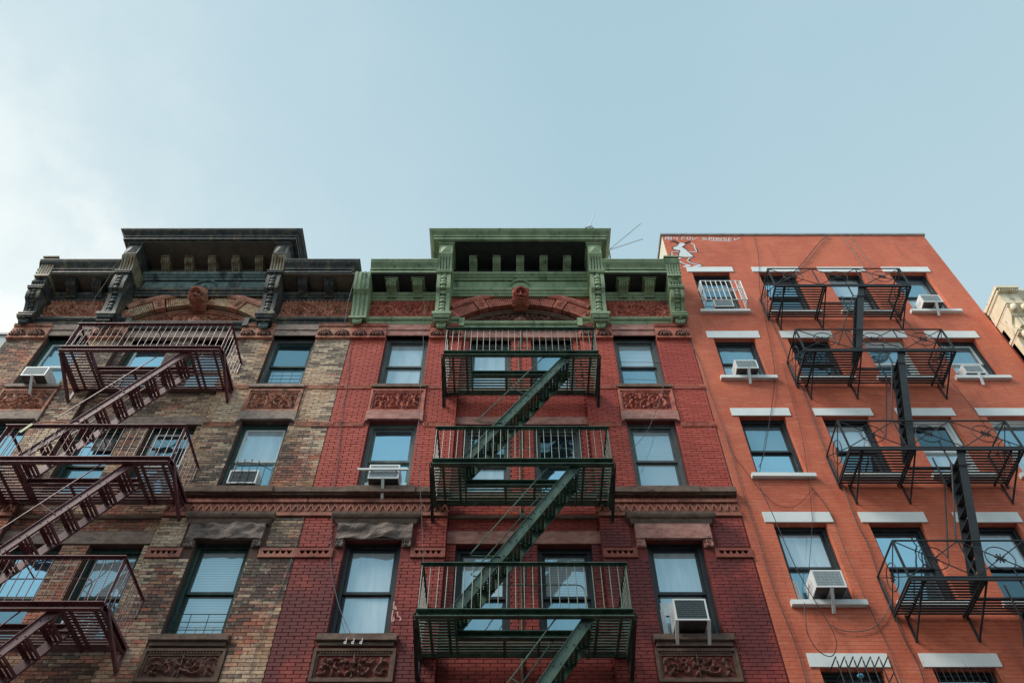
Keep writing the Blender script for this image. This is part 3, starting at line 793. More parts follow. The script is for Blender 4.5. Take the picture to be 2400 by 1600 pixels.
def tenement(Xc, style):
    A = style == 'a'
    mb_brick = M['brick_tan'] if A else M['brick_red']; mort = M['mortar_tan'] if A else M['mortar_red']
    stone = M['stone_gray'] if A else M['stone_red']; sdark = M['stone_dark']
    terra = M['terra_a'] if A else M['terra_b']; corn = M['black_paint'] if A else M['green_paint']; flute = M['rusty_paint'] if A else M['green_paint']
    cornw = M['black_worn'] if A else M['green_paint']
    t = thing('tenement_building', 'tan and soot-blackened brick tenement with a peeling black cornice and carved arch' if A else
              'red painted brick tenement with a pale green bracketed cornice and bearded head keystone', 'building', (Xc, 0, -EYE))
    L0, L1 = Xc - 3.79, Xc + 3.79
    if A: L0 = Xc - 3.87
    wz = [(13.50, 15.24), (10.545, 12.43), (7.575, 9.44)]
    ow, iw = .95, .92
    holes_l, holes_r, holes_c = [], [], []
    for z0, z1 in wz:
        holes_l.append((Xc - 2.53 - ow / 2, Xc - 2.53 + ow / 2, z0, z1)); holes_r.append((Xc + 2.53 - ow / 2, Xc + 2.53 + ow / 2, z0, z1))
        for s in (-1, 1): holes_c.append((Xc + s * .69 - iw / 2, Xc + s * .69 + iw / 2, z0, z1))
    cl, cr = Xc - 1.31, Xc + 1.31; ztop = 15.58; rec = .12
    w = MB()
    w.holed(L0, cl, -EYE, ztop, holes_l, 0); w.holed(cr, L1, -EYE, ztop, holes_r, 0); w.holed(cl, cr, -EYE, ztop, holes_c, rec)
    w.quad((cl, 0, -EYE), (cl, rec, -EYE), (cl, rec, ztop), (cl, 0, ztop)); w.quad((cr, 0, -EYE), (cr, rec, -EYE), (cr, rec, ztop), (cr, 0, ztop))
    for hs, y in ((holes_l, 0), (holes_r, 0), (holes_c, rec)):
        for a, b_, c, d in hs:
            dp = y + .32
            w.quad((a, y, c), (a, dp, c), (a, dp, d), (a, y, d)); w.quad((b_, y, c), (b_, dp, c), (b_, dp, d), (b_, y, d))
            w.quad((a, y, d), (b_, y, d), (b_, dp, d), (a, dp, d)); w.quad((a, y, c), (b_, y, c), (b_, dp, c), (a, dp, c))
            w.quad((a, dp, c), (b_, dp, c), (b_, dp, d), (a, dp, d))
    # upper zone with the arch: arch centre, radii
    Rr = 2.195; zc = 16.49 - Rr; t1 = .33; t2 = .13
    zo = lambda u, r: zc + math.sqrt(max(0, r * r - u * u))
    w.holed(L0, Xc - 1.66, ztop, 18.0, [(L0 - 1, Xc - 1.95, 16.9, 20)], 0.0); w.holed(Xc + 1.66, L1, ztop, 18.0, [(Xc + 1.95, L1 + 1, 16.9, 20)], 0.0)
    n = 40
    for i in range(n):
        u0 = -1.66 + 3.32 * i / n; u1 = -1.66 + 3.32 * (i + 1) / n
        za = zo(u0, Rr + t1); zb = zo(u1, Rr + t1)
        w.quad((Xc + u0, 0, za), (Xc + u1, 0, zb), (Xc + u1, 0, 18.0), (Xc + u0, 0, 18.0))
    w.box(Xc - 1.7, Xc + 1.7, .25, .3, ztop - .1, 16.8)
    w.box(L0 + .02, L1 - .02, .52, 9.0, -EYE, 16.85); w.box(Xc - 1.9, Xc + 1.9, .52, 1.2, 16.85, 18.0)
    part('wall', w, mort, t)
    # bricks
    zlo = 5.9
    hz = [(-99, 99, 15.09, 16.0), (-99, 99, 13.405, 13.52), (-99, 99, 12.26, 12.375), (-99, 99, 9.93, 10.56), (-99, 99, 9.05, 9.25)]
    def side(hs, sgn):
        xo = Xc + sgn * 2.53; r = list(hs) + hz
        r += [(xo - .57, xo + .57, 12.37, 13.42), (xo - .71, xo + .71, 9.2, 10.0), (xo - .64, xo + .64, 9.25, 9.8), (xo - .62, xo + .62, 6.81, 7.58)]
        return r
    hc = list(holes_c) + [(-99, 99, 15.22, 16.0), (-99, 99, 12.42, 12.66), (-99, 99, 9.43, 9.74)]
    zones = [(L0 + .004, cl, zlo, 15.5, 0, side(holes_l, -1)), (cr, L1 - (0 if A else .012), zlo, 15.5, 0, side(holes_r, 1)), (cl, cr, zlo, 15.5, rec, hc)]
    # spandrel brick above the arch ring
    sp = []
    z = 15.95
    z = math.ceil(15.95 / BH) * BH
    while z < 16.78:
        r = Rr + t1 + t2 + .01
        uu = math.sqrt(max(0, r * r - (z + BH - zc) ** 2)) if (z + BH - zc) < r else 0
        if uu < 1.62:
            if uu > 0.02: sp.append((Xc - 1.64, Xc - uu, z - .001, z + BH + .001, 0, [])); sp.append((Xc + uu, Xc + 1.64, z - .001, z + BH + .001, 0, []))
            else: sp.append((Xc - 1.64, Xc + 1.64, z - .001, z + BH + .001, 0, []))
        z += BH
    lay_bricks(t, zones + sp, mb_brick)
    # arch: voussoir bricks, hood, carved stones, soffit, tympanum
    a1 = math.asin(1.37 / Rr) + .02
    nv = 66; skip = [(-.46, -.345), (.345, .46), (-.09, .09)]
    vm_ = MB()
    for ring in (0, 1):
        for k in range(nv):
            an0 = -a1 + 2 * a1 * k / nv; an1 = -a1 + 2 * a1 * (k + 1) / nv
            am = (an0 + an1) / 2
            if any(s0 * .95 < am < s1 * .95 or s0 < am < s1 for s0, s1 in skip): continue
            g = .0025
            ra, rb = (Rr, Rr + .16) if ring == 0 else (Rr + .165, Rr + t1)
            if k % 2: ra, rb = ((Rr, Rr + .225) if ring == 0 else (Rr + .23, Rr + t1))
            q = [(Xc + r_ * math.sin(a_), r_ * math.cos(a_) + zc) for r_, a_ in ((ra, an0 + g), (ra, an1 - g), (rb, an1 - g), (rb, an0 + g))]
            y0 = -.014 - R.uniform(0, .003)
            v = MB(); v.add([(x, .25, z_) for x, z_ in q] + [(x, y0, z_) for x, z_ in q], [(4, 5, 6, 7), (0, 1, 5, 4), (1, 2, 6, 5), (2, 3, 7, 6), (3, 0, 4, 7)])
            part('voussoir', v, M['voussoir_tan'] if A else terra, t)
    hd = MB()
    for k in range(28):
        an0 = -a1 * .97 + 2 * a1 * .97 * k / 28; an1 = -a1 * .97 + 2 * a1 * .97 * (k + 1) / 28
        if abs((an0 + an1) / 2) < .05: continue
        pr = ((Rr + t1, 0), (Rr + t1, -.05), (Rr + t1 + .05, -.085), (Rr + t1 + t2, -.085), (Rr + t1 + t2, 0))
        vs_ = [(Xc + r_ * math.sin(a_), y, zc + r_ * math.cos(a_)) for a_ in (an0 + .001, an1 - .001) for r_, y in pr]
        hd.add(vs_, [(0, 1, 6, 5), (1, 2, 7, 6), (2, 3, 8, 7), (3, 4, 9, 8), (0, 4, 3, 2, 1), (5, 6, 7, 8, 9)])
    part('arch_hood', hd, terra, t, kind='stuff')
    for s in (-1, 1):
        for (am, hwid) in ((s * .402, .052), (s * (a1 + .048), .052)):
            an0, an1 = am - hwid, am + hwid; ra, rb = Rr - .015, Rr + t1 + .07
            if abs(am) > .6: rb = Rr + t1 - .01
            else: rb = Rr + t1 + .035
            cs = [(ra, an0), (ra, an1), (rb, an1), (rb, an0)]
            q = [(Xc + r_ * math.sin(a_), r_ * math.cos(a_) + zc) for r_, a_ in cs]
            v = MB(); v.add([(x, .2, z_) for x, z_ in q] + [(x, -.04, z_) for x, z_ in q], [(4, 5, 6, 7), (0, 1, 5, 4), (1, 2, 6, 5), (2, 3, 7, 6), (3, 0, 4, 7)])
            o = part('carved_voussoir', v, terra, t)
            fn = scrollwork(int(am * 100) + 50, .2, .34, .045)
            def mask(u, v_, an0=an0, an1=an1, ra=ra, rb=rb):
                a_ = an0 + (an1 - an0) * (.12 + .76 * u); r_ = ra + (rb - ra) * (.08 + .84 * v_)
                return Xc + r_ * math.sin(a_), zc + r_ * math.cos(a_)
            part('carving', MB().relief(0, 1, 0, 1, .041, fn, 14, 22, mask), terra if not A else M['terra_a'], o, True)
    # tympanum
    ty = MB()
    for r_, y0 in ((Rr - .05, .10), (Rr - .09, .13)):
        for k in range(30):
            an0 = -a1 + 2 * a1 * k / 30; an1 = an0 + 2 * a1 / 30
            vs_ = [(Xc + q * math.sin(a_), y, zc + q * math.cos(a_)) for a_ in (an0, an1) for q, y in ((r_, y0), (r_ - .035, y0), (r_ - .035, .25), (r_, .25))]
            ty.add(vs_, [(0, 1, 5, 4), (1, 2, 6, 5), (0, 4, 7, 3)])
    o = part('tympanum', ty, M['stone_dark'] if not A else M['terra_a'], t)
    fn0 = scrollwork(31 if A else 32, 2.5, .45, .10)

    def fnt(u, v):
        d = fn0(u, v); x = (u - .5) * 2.5
        rr = math.hypot(x, (v - .25) * .42)
        if rr < .2: d = .10 * (1 - (rr / .2) ** 4) + .03 * abs(math.cos(math.atan2(x, v - .1) * 9))
        return d

    def mt(u, v):
        x = (u - .5) * 2 * 1.26; zt_ = zo(x, Rr - .14); zb_ = 15.86
        return Xc + x, zb_ + (max(zt_, zb_ + .01) - zb_) * v
    part('carving', MB().relief(0, 1, 0, 1, -.20, fnt, 150, 26, mt), M['terra_dark'] if not A else terra, o, True)
    head_keystone(t, Xc, 16.37, 16.72, terra)
    # ---- cornice
    # lower string: side runs, dropped centre
    prof = lambda z0, z1: [(-.05, z0), (.03, z0), (.05, z0 + .03), (.055, (z0 + z1) / 2), (.10, (z0 + z1) / 2 + .02), (.12, z1 - .03), (.12, z1), (-.05, z1)]
    lb = MB()
    lb.sweep([(L0, 0), (Xc - 1.40, 0)], prof(15.66, 15.83)); lb.sweep([(Xc + 1.40, 0), (L1, 0)], prof(15.66, 15.83))
    lb.box(L0 + .01, L1 - .01, .001, .05, 15.5, 15.83)
    lb.sweep([(Xc - 1.30, 0), (Xc + 1.30, 0)], prof(15.49, 15.665))
    for s in (-1, 1): lb.box(*sorted((Xc + s * 1.40, Xc + s * 1.28)), -.12, 0, 15.50, 15.80)
    part('string_course', lb, corn, t)
    sx = [(L0, Xc - 1.96), (Xc + 1.96, L1 + (0.0 if not A else -.06))]
    for k, (a, b_) in enumerate(sx):
        bm = MB()
        bm.sweep([(a, 0), (b_, 0)], [(-.05, 16.60), (.05, 16.60), (.07, 16.64), (.10, 16.66), (.10, 16.70), (.14, 16.73), (.16, 16.79), (-.05, 16.79)])
        part('bed_moulding', bm, corn, t)
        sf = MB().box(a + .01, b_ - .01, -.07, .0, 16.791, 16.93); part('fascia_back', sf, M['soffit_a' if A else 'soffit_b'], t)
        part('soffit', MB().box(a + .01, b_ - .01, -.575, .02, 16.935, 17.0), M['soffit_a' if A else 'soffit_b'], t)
        ca, cb_ = (a, b_)
        if not A and k == 0: ca = Xc - 3.56
        if A and k == 1: cb_ = Xc + 3.72
        cy = [(-.61, 16.97)] + [] 
        pr = [(-.55, 16.95), (-.04, 16.95), (-.04, 16.97), (0, 16.97), (0, 17.05), (-.03, 17.052), (-.03, 17.072), (.025, 17.075), (.025, 17.10), (-.01, 17.105), (-.01, 17.13)]
        for i in range(7):
            tt = i / 6; pr.append((.0 + .12 * (.5 - .5 * math.cos(PI * tt)), 17.135 + .17 * tt))
        pr += [(.105, 17.315), (.135, 17.325), (.135, 17.365), (-.55, 17.365)]
        cm = MB(); path = [(ca, .60), (cb_, .60)]
        if A and k == 1: path = [(ca, .60), (cb_ - .1, .60), (cb_ - .1, 0)]
        cm.sweep(path, pr); part('crown_moulding', cm, corn, t)
        cv = MB().box(ca, cb_ - (.1 if A and k == 1 else 0), -.6, .4, 17.366, 17.39)
        part('cornice_roof', cv, M['roof'] if not A else M['black_worn'], t)
        for s in (2.43, 3.05):
            modillion(t, Xc + (s if k else -s), .21, 16.64, 16.962, .42, corn, True)
        stud_frieze(t, a + .02 if k else max(a, L0) + .04, b_ - .02 if not k else b_ - .04, 15.835, 16.6, terra, 60 + k + (5 if A else 0), mb_brick)
    # centre cornice
    cc = MB(); x0, x1 = Xc - 1.64, Xc + 1.64
    cc.sweep([(x0, 0), (x1, 0)], [(-.05, 16.75), (.08, 16.75), (.09, 16.80), (.12, 16.82), (.12, 16.87), (.16, 16.90), (.18, 16.965), (-.05, 16.965)])
    cc.box(x0, x1, -.05, 0, 16.966, 17.42)
    part('architrave', cc, corn, t)
    up = MB().sweep([(x0, 0), (x1, 0)], [(-.05, 17.421), (.10, 17.421), (.12, 17.46), (.16, 17.48), (.16, 17.52), (.20, 17.54), (.22, 17.61), (-.05, 17.61)])
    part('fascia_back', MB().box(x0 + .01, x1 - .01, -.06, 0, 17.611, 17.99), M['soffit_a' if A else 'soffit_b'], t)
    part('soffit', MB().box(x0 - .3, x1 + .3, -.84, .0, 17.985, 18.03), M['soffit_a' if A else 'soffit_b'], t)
    part('bed_moulding', up, corn if not A else M['black_worn'], t)
    fp = MB(); zb, zt = 17.01, 17.37
    fp.box(x0 + .10, x1 - .10, -.075, -.051, zb, zt)
    fp.box(x0 + .16, x1 - .16, -.10, -.076, zb + .05, zt - .05)
    part('frieze_board', fp, cornw, t)
    sh = MB(); hcx = Xc; zr0 = 17.0
    for k in range(19):
        a0 = PI * k / 18
        sh.blob((hcx + math.cos(a0) * .26, -.13, zr0 + math.sin(a0) * .34), .035, .05, .035, 6, 4)
    for k in range(11):
        a0 = PI * (k + .5) / 11
        sh.blob((hcx + math.cos(a0) * .12, -.12, zr0 + math.sin(a0) * .16), .022 + .02 * abs(math.cos(a0)), .035, .03 + .06 * math.sin(a0), 6, 4)
    sh.box(hcx - .24, hcx + .24, -.115, -.101, zr0, zr0 + .16); sh.box(hcx - .2, hcx + .2, -.112, -.101, zr0 + .16, zr0 + .28)
    part('shell_ornament', sh, cornw, t, True)
    ex = .28; xa, xb = Xc - 1.957 - .0, Xc + 1.957
    pr = [(-.9, 18.0), (-.03, 18.0), (-.03, 18.02), (0, 18.02), (0, 18.09), (-.03, 18.092), (-.03, 18.108), (.02, 18.11), (.02, 18.135), (-.01, 18.14), (-.01, 18.158)]
    for i in range(7):
        tt = i / 6; pr.append((.0 + .11 * (.5 - .5 * math.cos(PI * tt)), 18.16 + .13 * tt))
    pr += [(.095, 18.295), (.125, 18.303), (.125, 18.335), (-.9, 18.335)]
    pr = [(max(o_, -.3), z_) for o_, z_ in pr]
    cm = MB().sweep([(xa - .15, -1.2), (xa - .15, .90), (xb + .15, .90), (xb + .15, -1.2)], pr)
    cm.box(xa - .1, xb + .1, -.85, 1.2, 18.04, 18.32)
    part('crown_moulding', cm, corn, t)
    part('cornice_roof', MB().box(xa - .2, xb + .2, -.93, 1.2, 18.336, 18.352), M['roof'], t)
    for k in range(5):
        modillion(t, Xc + (k - 2) * .578, .19, 17.62, 18.02, .44, M['rusty_paint'] if A else corn)
    for s in (-1, 1):
        xc = Xc + s * 1.795
        cap = MB().sweep([(xc - .17, 0), (xc - .17, .80), (xc + .17, .80), (xc + .17, 0)], [(-.1, 17.95), (.0, 17.95), (.02, 17.965), (.03, 17.985), (.05, 17.99), (.05, 18.025), (-.1, 18.025)])
        part('console_cap', cap, corn, t)
        sidep = MB().box(xc - .155, xc + .155, -.45, .0, 16.8, 17.95); part('console_backing', sidep, cornw, t)
        console(t, xc, .32, 15.76, 16.92, .30, .60, corn, (17.95, .78), flute)
        pd = MB().sweep([(xc - .16, 0), (xc - .16, .28), (xc + .16, .28), (xc + .16, 0)], [(-.1, 15.48), (.0, 15.48), (.0, 15.56), (.03, 15.60), (.03, 15.63), (.06, 15.66), (.06, 15.74), (-.1, 15.74)])
        pd.box(xc - .16, xc + .16, -.28, 0, 15.5, 15.735)
        part('pedestal', pd, corn, t); drop_leaf(t, xc, .30, 15.50, .17, cornw)
    ends = (((Xc - 3.60 if not A else Xc - 3.66), 'plain' if not A else 'full'), (Xc + 3.61, 'full'))
    for xc, kd in ends:
        if A and xc > Xc: continue
        if kd == 'full':
            console(t, xc, .31, 15.84, 16.42, .20, .50, corn, (16.80, .56))
            fl = MB(); za, zb = 16.86, 17.42; nn = 8; arc = [(-(.60 + .12 * (i / nn) ** 1.5), za + (zb - za) * i / nn) for i in range(nn + 1)]
            fl.box(xc - .165, xc + .165, -.62, 0, 16.80, 16.86)
            for k in range(5):
                xq = xc - .155 + k * .064; fl.prism(arc + [(0, zb), (0, za)], xq, xq + .044)
            fl.prism([(y + .05, z) for y, z in arc] + [(0, zb), (0, za)], xc - .15, xc + .15)
            fl.box(xc - .18, xc + .18, -.76, 0, zb + .001, zb + .05)
            part('fluted_block', fl, flute, t)
            b2 = MB().box(xc - .17, xc + .17, -.26, 0, 15.66, 15.84); b2.box(xc - .18, xc + .18, -.28, 0, 15.70, 15.73); b2.box(xc - .18, xc + .18, -.28, 0, 15.78, 15.81); part('pedestal', b2, corn, t)
        else:
            xc = L0 + .09; fr = s_curve(.16, .62, 15.70, 16.95, .06, 16); bk = [(0, 16.95), (0, 15.70)]
            cn = MB(); cn.prism(fr + bk, xc - .18, xc + .18)
            for dx in (-.15, -.05, .05, .15): cn.prism([(y - .02, z) for y, z in fr] + bk, xc + dx - .028, xc + dx + .028)
            cn.box(xc - .2, xc + .2, -.24, 0, 15.64, 15.70)
            part('console', cn, corn, t)
        drop_leaf(t, xc, .30, 15.66, .17, corn if A else cornw)
    if A:
        part('cornice_end', MB().box(Xc + 3.60, Xc + 3.62, -.6, 0, 16.97, 17.36), M['white_paint'], t)
    # ---- stone and terracotta trim below the cornice
    st = MB(); st.box(L0, L1, -.03, 0, 15.585, 15.66); st.box(L0 + .5, L1 - .4, -.05, 0, 15.60, 15.63)
    part('stone_band', st, stone, t)
    for s in (-1, 1):
        xo = Xc + s * 2.53
        lt = MB().box(xo - .48, xo + .48, -.03, .25, 15.24, 15.42); lt.box(xo - .48, xo + .48, -.055, 0, 15.42, 15.585)
        part('lintel', lt, stone, t)
        e0, e1 = sorted((xo + s * .485, (L1 if s > 0 else L0)))
        rosette_block(t, e0, e1, 15.09, 15.56, .07, terra, M['terra_dark'], 2)
        e0, e1 = sorted((xo - s * .485, Xc + s * 1.30))
        rosette_block(t, e0, e1, 15.09, 15.56, .07, terra, M['terra_dark'], 2)
    lc = MB().box(cl, cr, .03, rec + .25, 15.24, 15.58)
    part('lintel', lc, stone, t)
    for s in (-1, 1):
        xo = Xc + s * 2.53; sd_ = 0 if s < 0 else 1
        segs = [sorted((xo + s * .50, (L1 if s > 0 else L0))), sorted((xo - s * .50, Xc + s * 1.31))]
        for (z0, z1) in ((13.41, 13.517), (12.265, 12.37)):
            for a, b_ in segs:
                if z0 < 13: a, b_ = (a + (.08 if (a > xo) else 0), b_ - (.08 if b_ < xo else 0))
                sc = MB(); sc.box(a, b_, -.010, 0, z0, z1)
                for kk in (0, 1, 2):
                    zz = z0 + .012 + kk * .032; sc.box(a + .12, b_ - .12, -.024, 0, zz, zz + .018)
                sc.box(a, b_, -.03, 0, z0 - .016, z0 - .002)
                o = part('string_course', sc, terra, t)
                for xq in (a + .055, b_ - .055):
                    rq = MB(); rq.box(xq - .052, xq + .052, -.022, 0, z0, z1)
                    for du in (-.026, .026):
                        rq.blob((xq + du, -.024, (z0 + z1) / 2 + .02), .022, .018, .02, 6, 4); rq.blob((xq + du, -.024, (z0 + z1) / 2 - .02), .022, .018, .02, 6, 4)
                    part('rosette', rq, terra, o)
        sl = MB().box(xo - .56, xo + .56, -.07, .12, 13.41, 13.50); part('sill', sl, stone if A else sdark, t)
        framed_panel(t, xo, .56, 12.68, 13.36, .03, terra, terra if not A else M['terra_a'], 3 + s + (9 if A else 0))
        # row-two lintel, chamfered at its lower corners
        l2 = MB(); q = [(xo - .57, 12.67), (xo - .57, 12.38), (xo - .50, 12.44), (xo + .50, 12.44), (xo + .57, 12.38), (xo + .57, 12.67)]
        l2.add([(x, -.05, z) for x, z in q] + [(x, .2, z) for x, z in q], [(0, 1, 2, 3, 4, 5), (0, 1, 7, 6), (1, 2, 8, 7), (2, 3, 9, 8), (3, 4, 10, 9), (4, 5, 11, 10), (5, 0, 6, 11)])
        part('lintel', rough_up(l2, .012), stone if A else sdark if False else stone, t)
        # row-three hood, rough stone lintel with ears
        hb = MB().sweep([(xo - .68, 0), (xo - .68, .07), (xo + .68, .07), (xo + .68, 0)], [(-.07, 9.74), (.0, 9.74), (.02, 9.78), (.03, 9.82), (.07, 9.84), (.09, 9.88), (.10, 9.93), (-.07, 9.93)])
        hb.box(xo - .68, xo + .68, -.07, 0, 9.742, 9.928)
        part('hood_moulding', hb, sdark, t)
        rg = MB()
        fn = lambda u, v, s=s: .05 + .07 * noise2(u * 4, v * 1.6, 7 + s) + .025 * noise2(u * 9, v * 3, 3 + s) + .006 * noise2(u * 30, v * 12, 1)
        rg.relief(xo - .64, xo + .64, 9.42, 9.735, .03, fn if (A or s < 0) else (lambda u, v: .05 + .006 * noise2(u * 9, v * 3, 2)), 60, 14)
        rg.box(xo - .64, xo + .64, -.05, .2, 9.44, 9.735)
        for e in (-1, 1):
            rg.relief(*sorted((xo + e * .64, xo + e * .50)), 9.27, 9.43, .02, lambda u, v: .04 + .04 * noise2(u * 6, v * 4, 11), 8, 8)
            rg.box(*sorted((xo + e * .64, xo + e * .485)), -.035, 0, 9.27, 9.43)
        part('stone_lintel', rg, M['stone_soot'] if (A or s < 0) else stone, t)
        sl = MB().box(xo - .60, xo + .60, -.10, .12, 7.47, 7.57); sl.box(xo - .57, xo + .57, -.05, 0, 7.40, 7.468)
        part('sill', rough_up(sl, .008), sdark, t)
        framed_panel(t, xo, .61, 6.82, 7.36, .03, M['terra_dull'], M['terra_dark'], 23 + s, True)
        # dentil belt between the row-three windows
        for a, b_ in (sorted((xo + s * .645, (L1 if s > 0 else L0))), sorted((xo - s * .645, Xc + s * 1.31))):
            dm = MB(); dm.box(a, b_, -.03, 0, 9.20, 9.25); dm.box(a, b_, -.03, 0, 9.075, 9.13); dm.box(a, b_, -.045, 0, 9.05, 9.073)
            dm.box(a, b_, .0, .01, 9.1, 9.2); nn = max(2, round((b_ - a - .12) / .10)); ww = (b_ - a - .12) / nn
            dm.box(a, a + .06, -.03, 0, 9.13, 9.2); dm.box(b_ - .06, b_, -.03, 0, 9.13, 9.2)
            for k in range(nn + 1):
                xx = a + .06 + k * ww; dm.add([(xx - .035, -.028, 9.131), (xx + .035, -.028, 9.131), (xx, -.028, 9.2), (xx - .035, 0, 9.131), (xx + .035, 0, 9.131), (xx, 0, 9.2)], [(0, 1, 2), (0, 2, 5, 3), (1, 4, 5, 2)])
            part('dentil_band', dm, M['terra_low'] if not A else M['terra_belt'], t)
        # great belt under row two: sill course, drip, brick fillet, zigzag tiles
        a, b_ = sorted((Xc + s * 1.31, (L1 if s > 0 else L0)))
        sc = MB().box(a, b_, -.13, .0, 10.43, 10.54); sc.box(a, b_, -.09, 0, 10.40, 10.43); part('sill_course', rough_up(sc, .006), M['stone_dark'], t)
        sc = MB().box(xo - .60, xo + .60, -.155, .12, 10.41, 10.545); part('sill', rough_up(sc, .012), sdark, t)
        dn = MB(); x = a + .05
        while x < b_ - .03:
            dn.add([(x - .03, 0, 10.32), (x + .03, 0, 10.32), (x, 0, 10.40), (x - .04, -.06, 10.32), (x + .04, -.06, 10.32), (x, -.02, 10.385)], [(0, 1, 4, 3), (3, 4, 5), (1, 2, 5, 4), (0, 3, 5, 2)]); x += .107
        dn.box(a, b_, -.004, 0, 10.32, 10.40)
        part('dentil_row', dn, M['terra_low'], t)
        x = a
        while x < b_ - .05:
            xe = min(x + .205, b_); part('brick', MB().box(x + .003, xe - .003, -.055, 0, 10.25, 10.315), M['terra_belt'], t); x = xe
        x = a; k = 0
        while x < b_ - .02:
            xe = min(x + .42, b_)
            tl = MB().box(x + .002, xe - .002, -.012, 0, 10.02, 10.235)
            nz = 3; wz_ = (xe - x) / nz if xe - x > .3 else (xe - x)
            nz = round((xe - x) / wz_)
            for j in range(nz):
                xa = x + j * wz_; xm = xa + wz_ / 2; xb_ = xa + wz_
                tl.bar((xa, -.028, 10.03), (xm, -.028, 10.21), .024, .04, Vector((0, 1, 0))); tl.bar((xm, -.028, 10.21), (xb_, -.028, 10.03), .024, .04, Vector((0, 1, 0)))
                for q in (-.5, 0, .5):
                    tl.bar((xm, -.012, 10.14), (xm + q * wz_ * .55, -.018, 10.03), .016, .022, Vector((0, 1, 0)))
                    if j < nz - 1: tl.bar((xb_, -.012, 10.09), (xb_ + q * wz_ * .6, -.018, 10.22), .016, .022, Vector((0, 1, 0)))
            part('zigzag_tile', tl, M['terra_belt'], t); x = xe
        lb2 = MB().box(a, b_, -.05, 0, 9.945, 10.015); part('belt_edge', lb2, M['terra_belt'], t)
    # centre bay trim
    for z0, z1 in ((12.44, 12.66), (9.45, 9.72)): part('lintel_band', MB().box(cl, cr, rec - .02, rec, z0, z1), stone, t)
    for y0, z0, z1 in ((.03, 10.43, 10.54), (.04, 13.40, 13.50), (.03, 7.46, 7.57), (.06, 9.98, 10.05)): part('sill_course', MB().box(cl, cr, y0, rec, z0, z1), sdark, t)
    # windows
    sets = {('a', 0): [('fg', 'w', 'g_mid', 'g_mid'), ('fg', 'w', 'g_sky', 'g_deep'), ('fg', 'g', 'g_dark', 'g_mid'), ('fy', 'g', 'g_dark', 'g_mid')],
            ('a', 1): [('fg', 'g', 'g_sky', 'g_shade'), ('fg', 'g', 'g_sky', 'g_mid'), ('fg', 'w', 'g_dark', 'g_mid'), ('fg', 'w', 'g_shade', 'g_mid')],
            ('a', 2): [('fg', 'g', 'g_mid', 'g_mid'), ('fg', 'g', 'g_sky', 'g_dark'), ('fg', 'g', 'g_blind', 'g_mid'), ('fg', 'g', 'g_blind', 'g_blind')],
            ('b', 0): [('fy', 'y', 'g_shade', 'g_shade'), ('fy', 'y', 'g_shade', 'g_shade'), ('fy', 'y', 'g_mid', 'g_shade'), ('fy', 'y', 'g_blind', 'g_mid')],
            ('b', 1): [('fy', 'y', 'g_sky', 'g_sky'), ('fy', 'y', 'g_dark', 'g_shade'), ('fy', 'y', 'g_deep', 'g_sky'), ('fy', 'y', 'g_blind', 'g_blind')],
            ('b', 2): [('fb', 'b', 'g_shade', 'g_shade'), ('fb', 'b', 'g_shade', 'g_mid'), ('fb', 'b', 'g_blind', 'g_mid'), ('fb', 'b', 'g_shade', 'g_blind')]}
    mm = {'g': M['frame_green'], 'w': M['white_paint'], 'y': M['frame_gray'], 'b': M['frame_blue']}
    for r, (z0, z1) in enumerate(wz):
        for k, (u, ww, yy) in enumerate(((-2.53, ow, .13), (-.69, iw, .13 + rec), (.69, iw, .13 + rec), (2.53, ow, .13))):
            fc, fs, p1_, p2_ = sets[(style, r)][k]
            window(t, Xc + u, z0 + .002, z1 - .002, ww - .004, yy, (mm[fc[1]], mm[fs]), (M[p1_], M[p2_]), .5)
    return t


def rough_up(mb, amp):
    """subdivide-free chipping: push the corners of a stone block about"""
    seen = {}
    nv = []
    for v in mb.v:
        k = tuple(round(c, 4) for c in v)
        if k not in seen: seen[k] = (v[0] + R.uniform(-amp, amp) * .3, v[1] + R.uniform(-amp, amp) * .5, v[2] + R.uniform(-amp, amp) * .6)
        nv.append(seen[k])
    mb.v = nv
    return mb


XA, XB = -7.38, 0.2
tA = tenement(XA, 'a'); tB = tenement(XB, 'b')

# conduit on the red wall between the centre windows
solo('drainpipe', MB().tube([(XB - .045, .09, 6.0), (XB - .045, .09, 15.4)], .014, 8), M['iron_green'], 'thin green pipe running up the red wall between the two middle window columns', 'pipe')


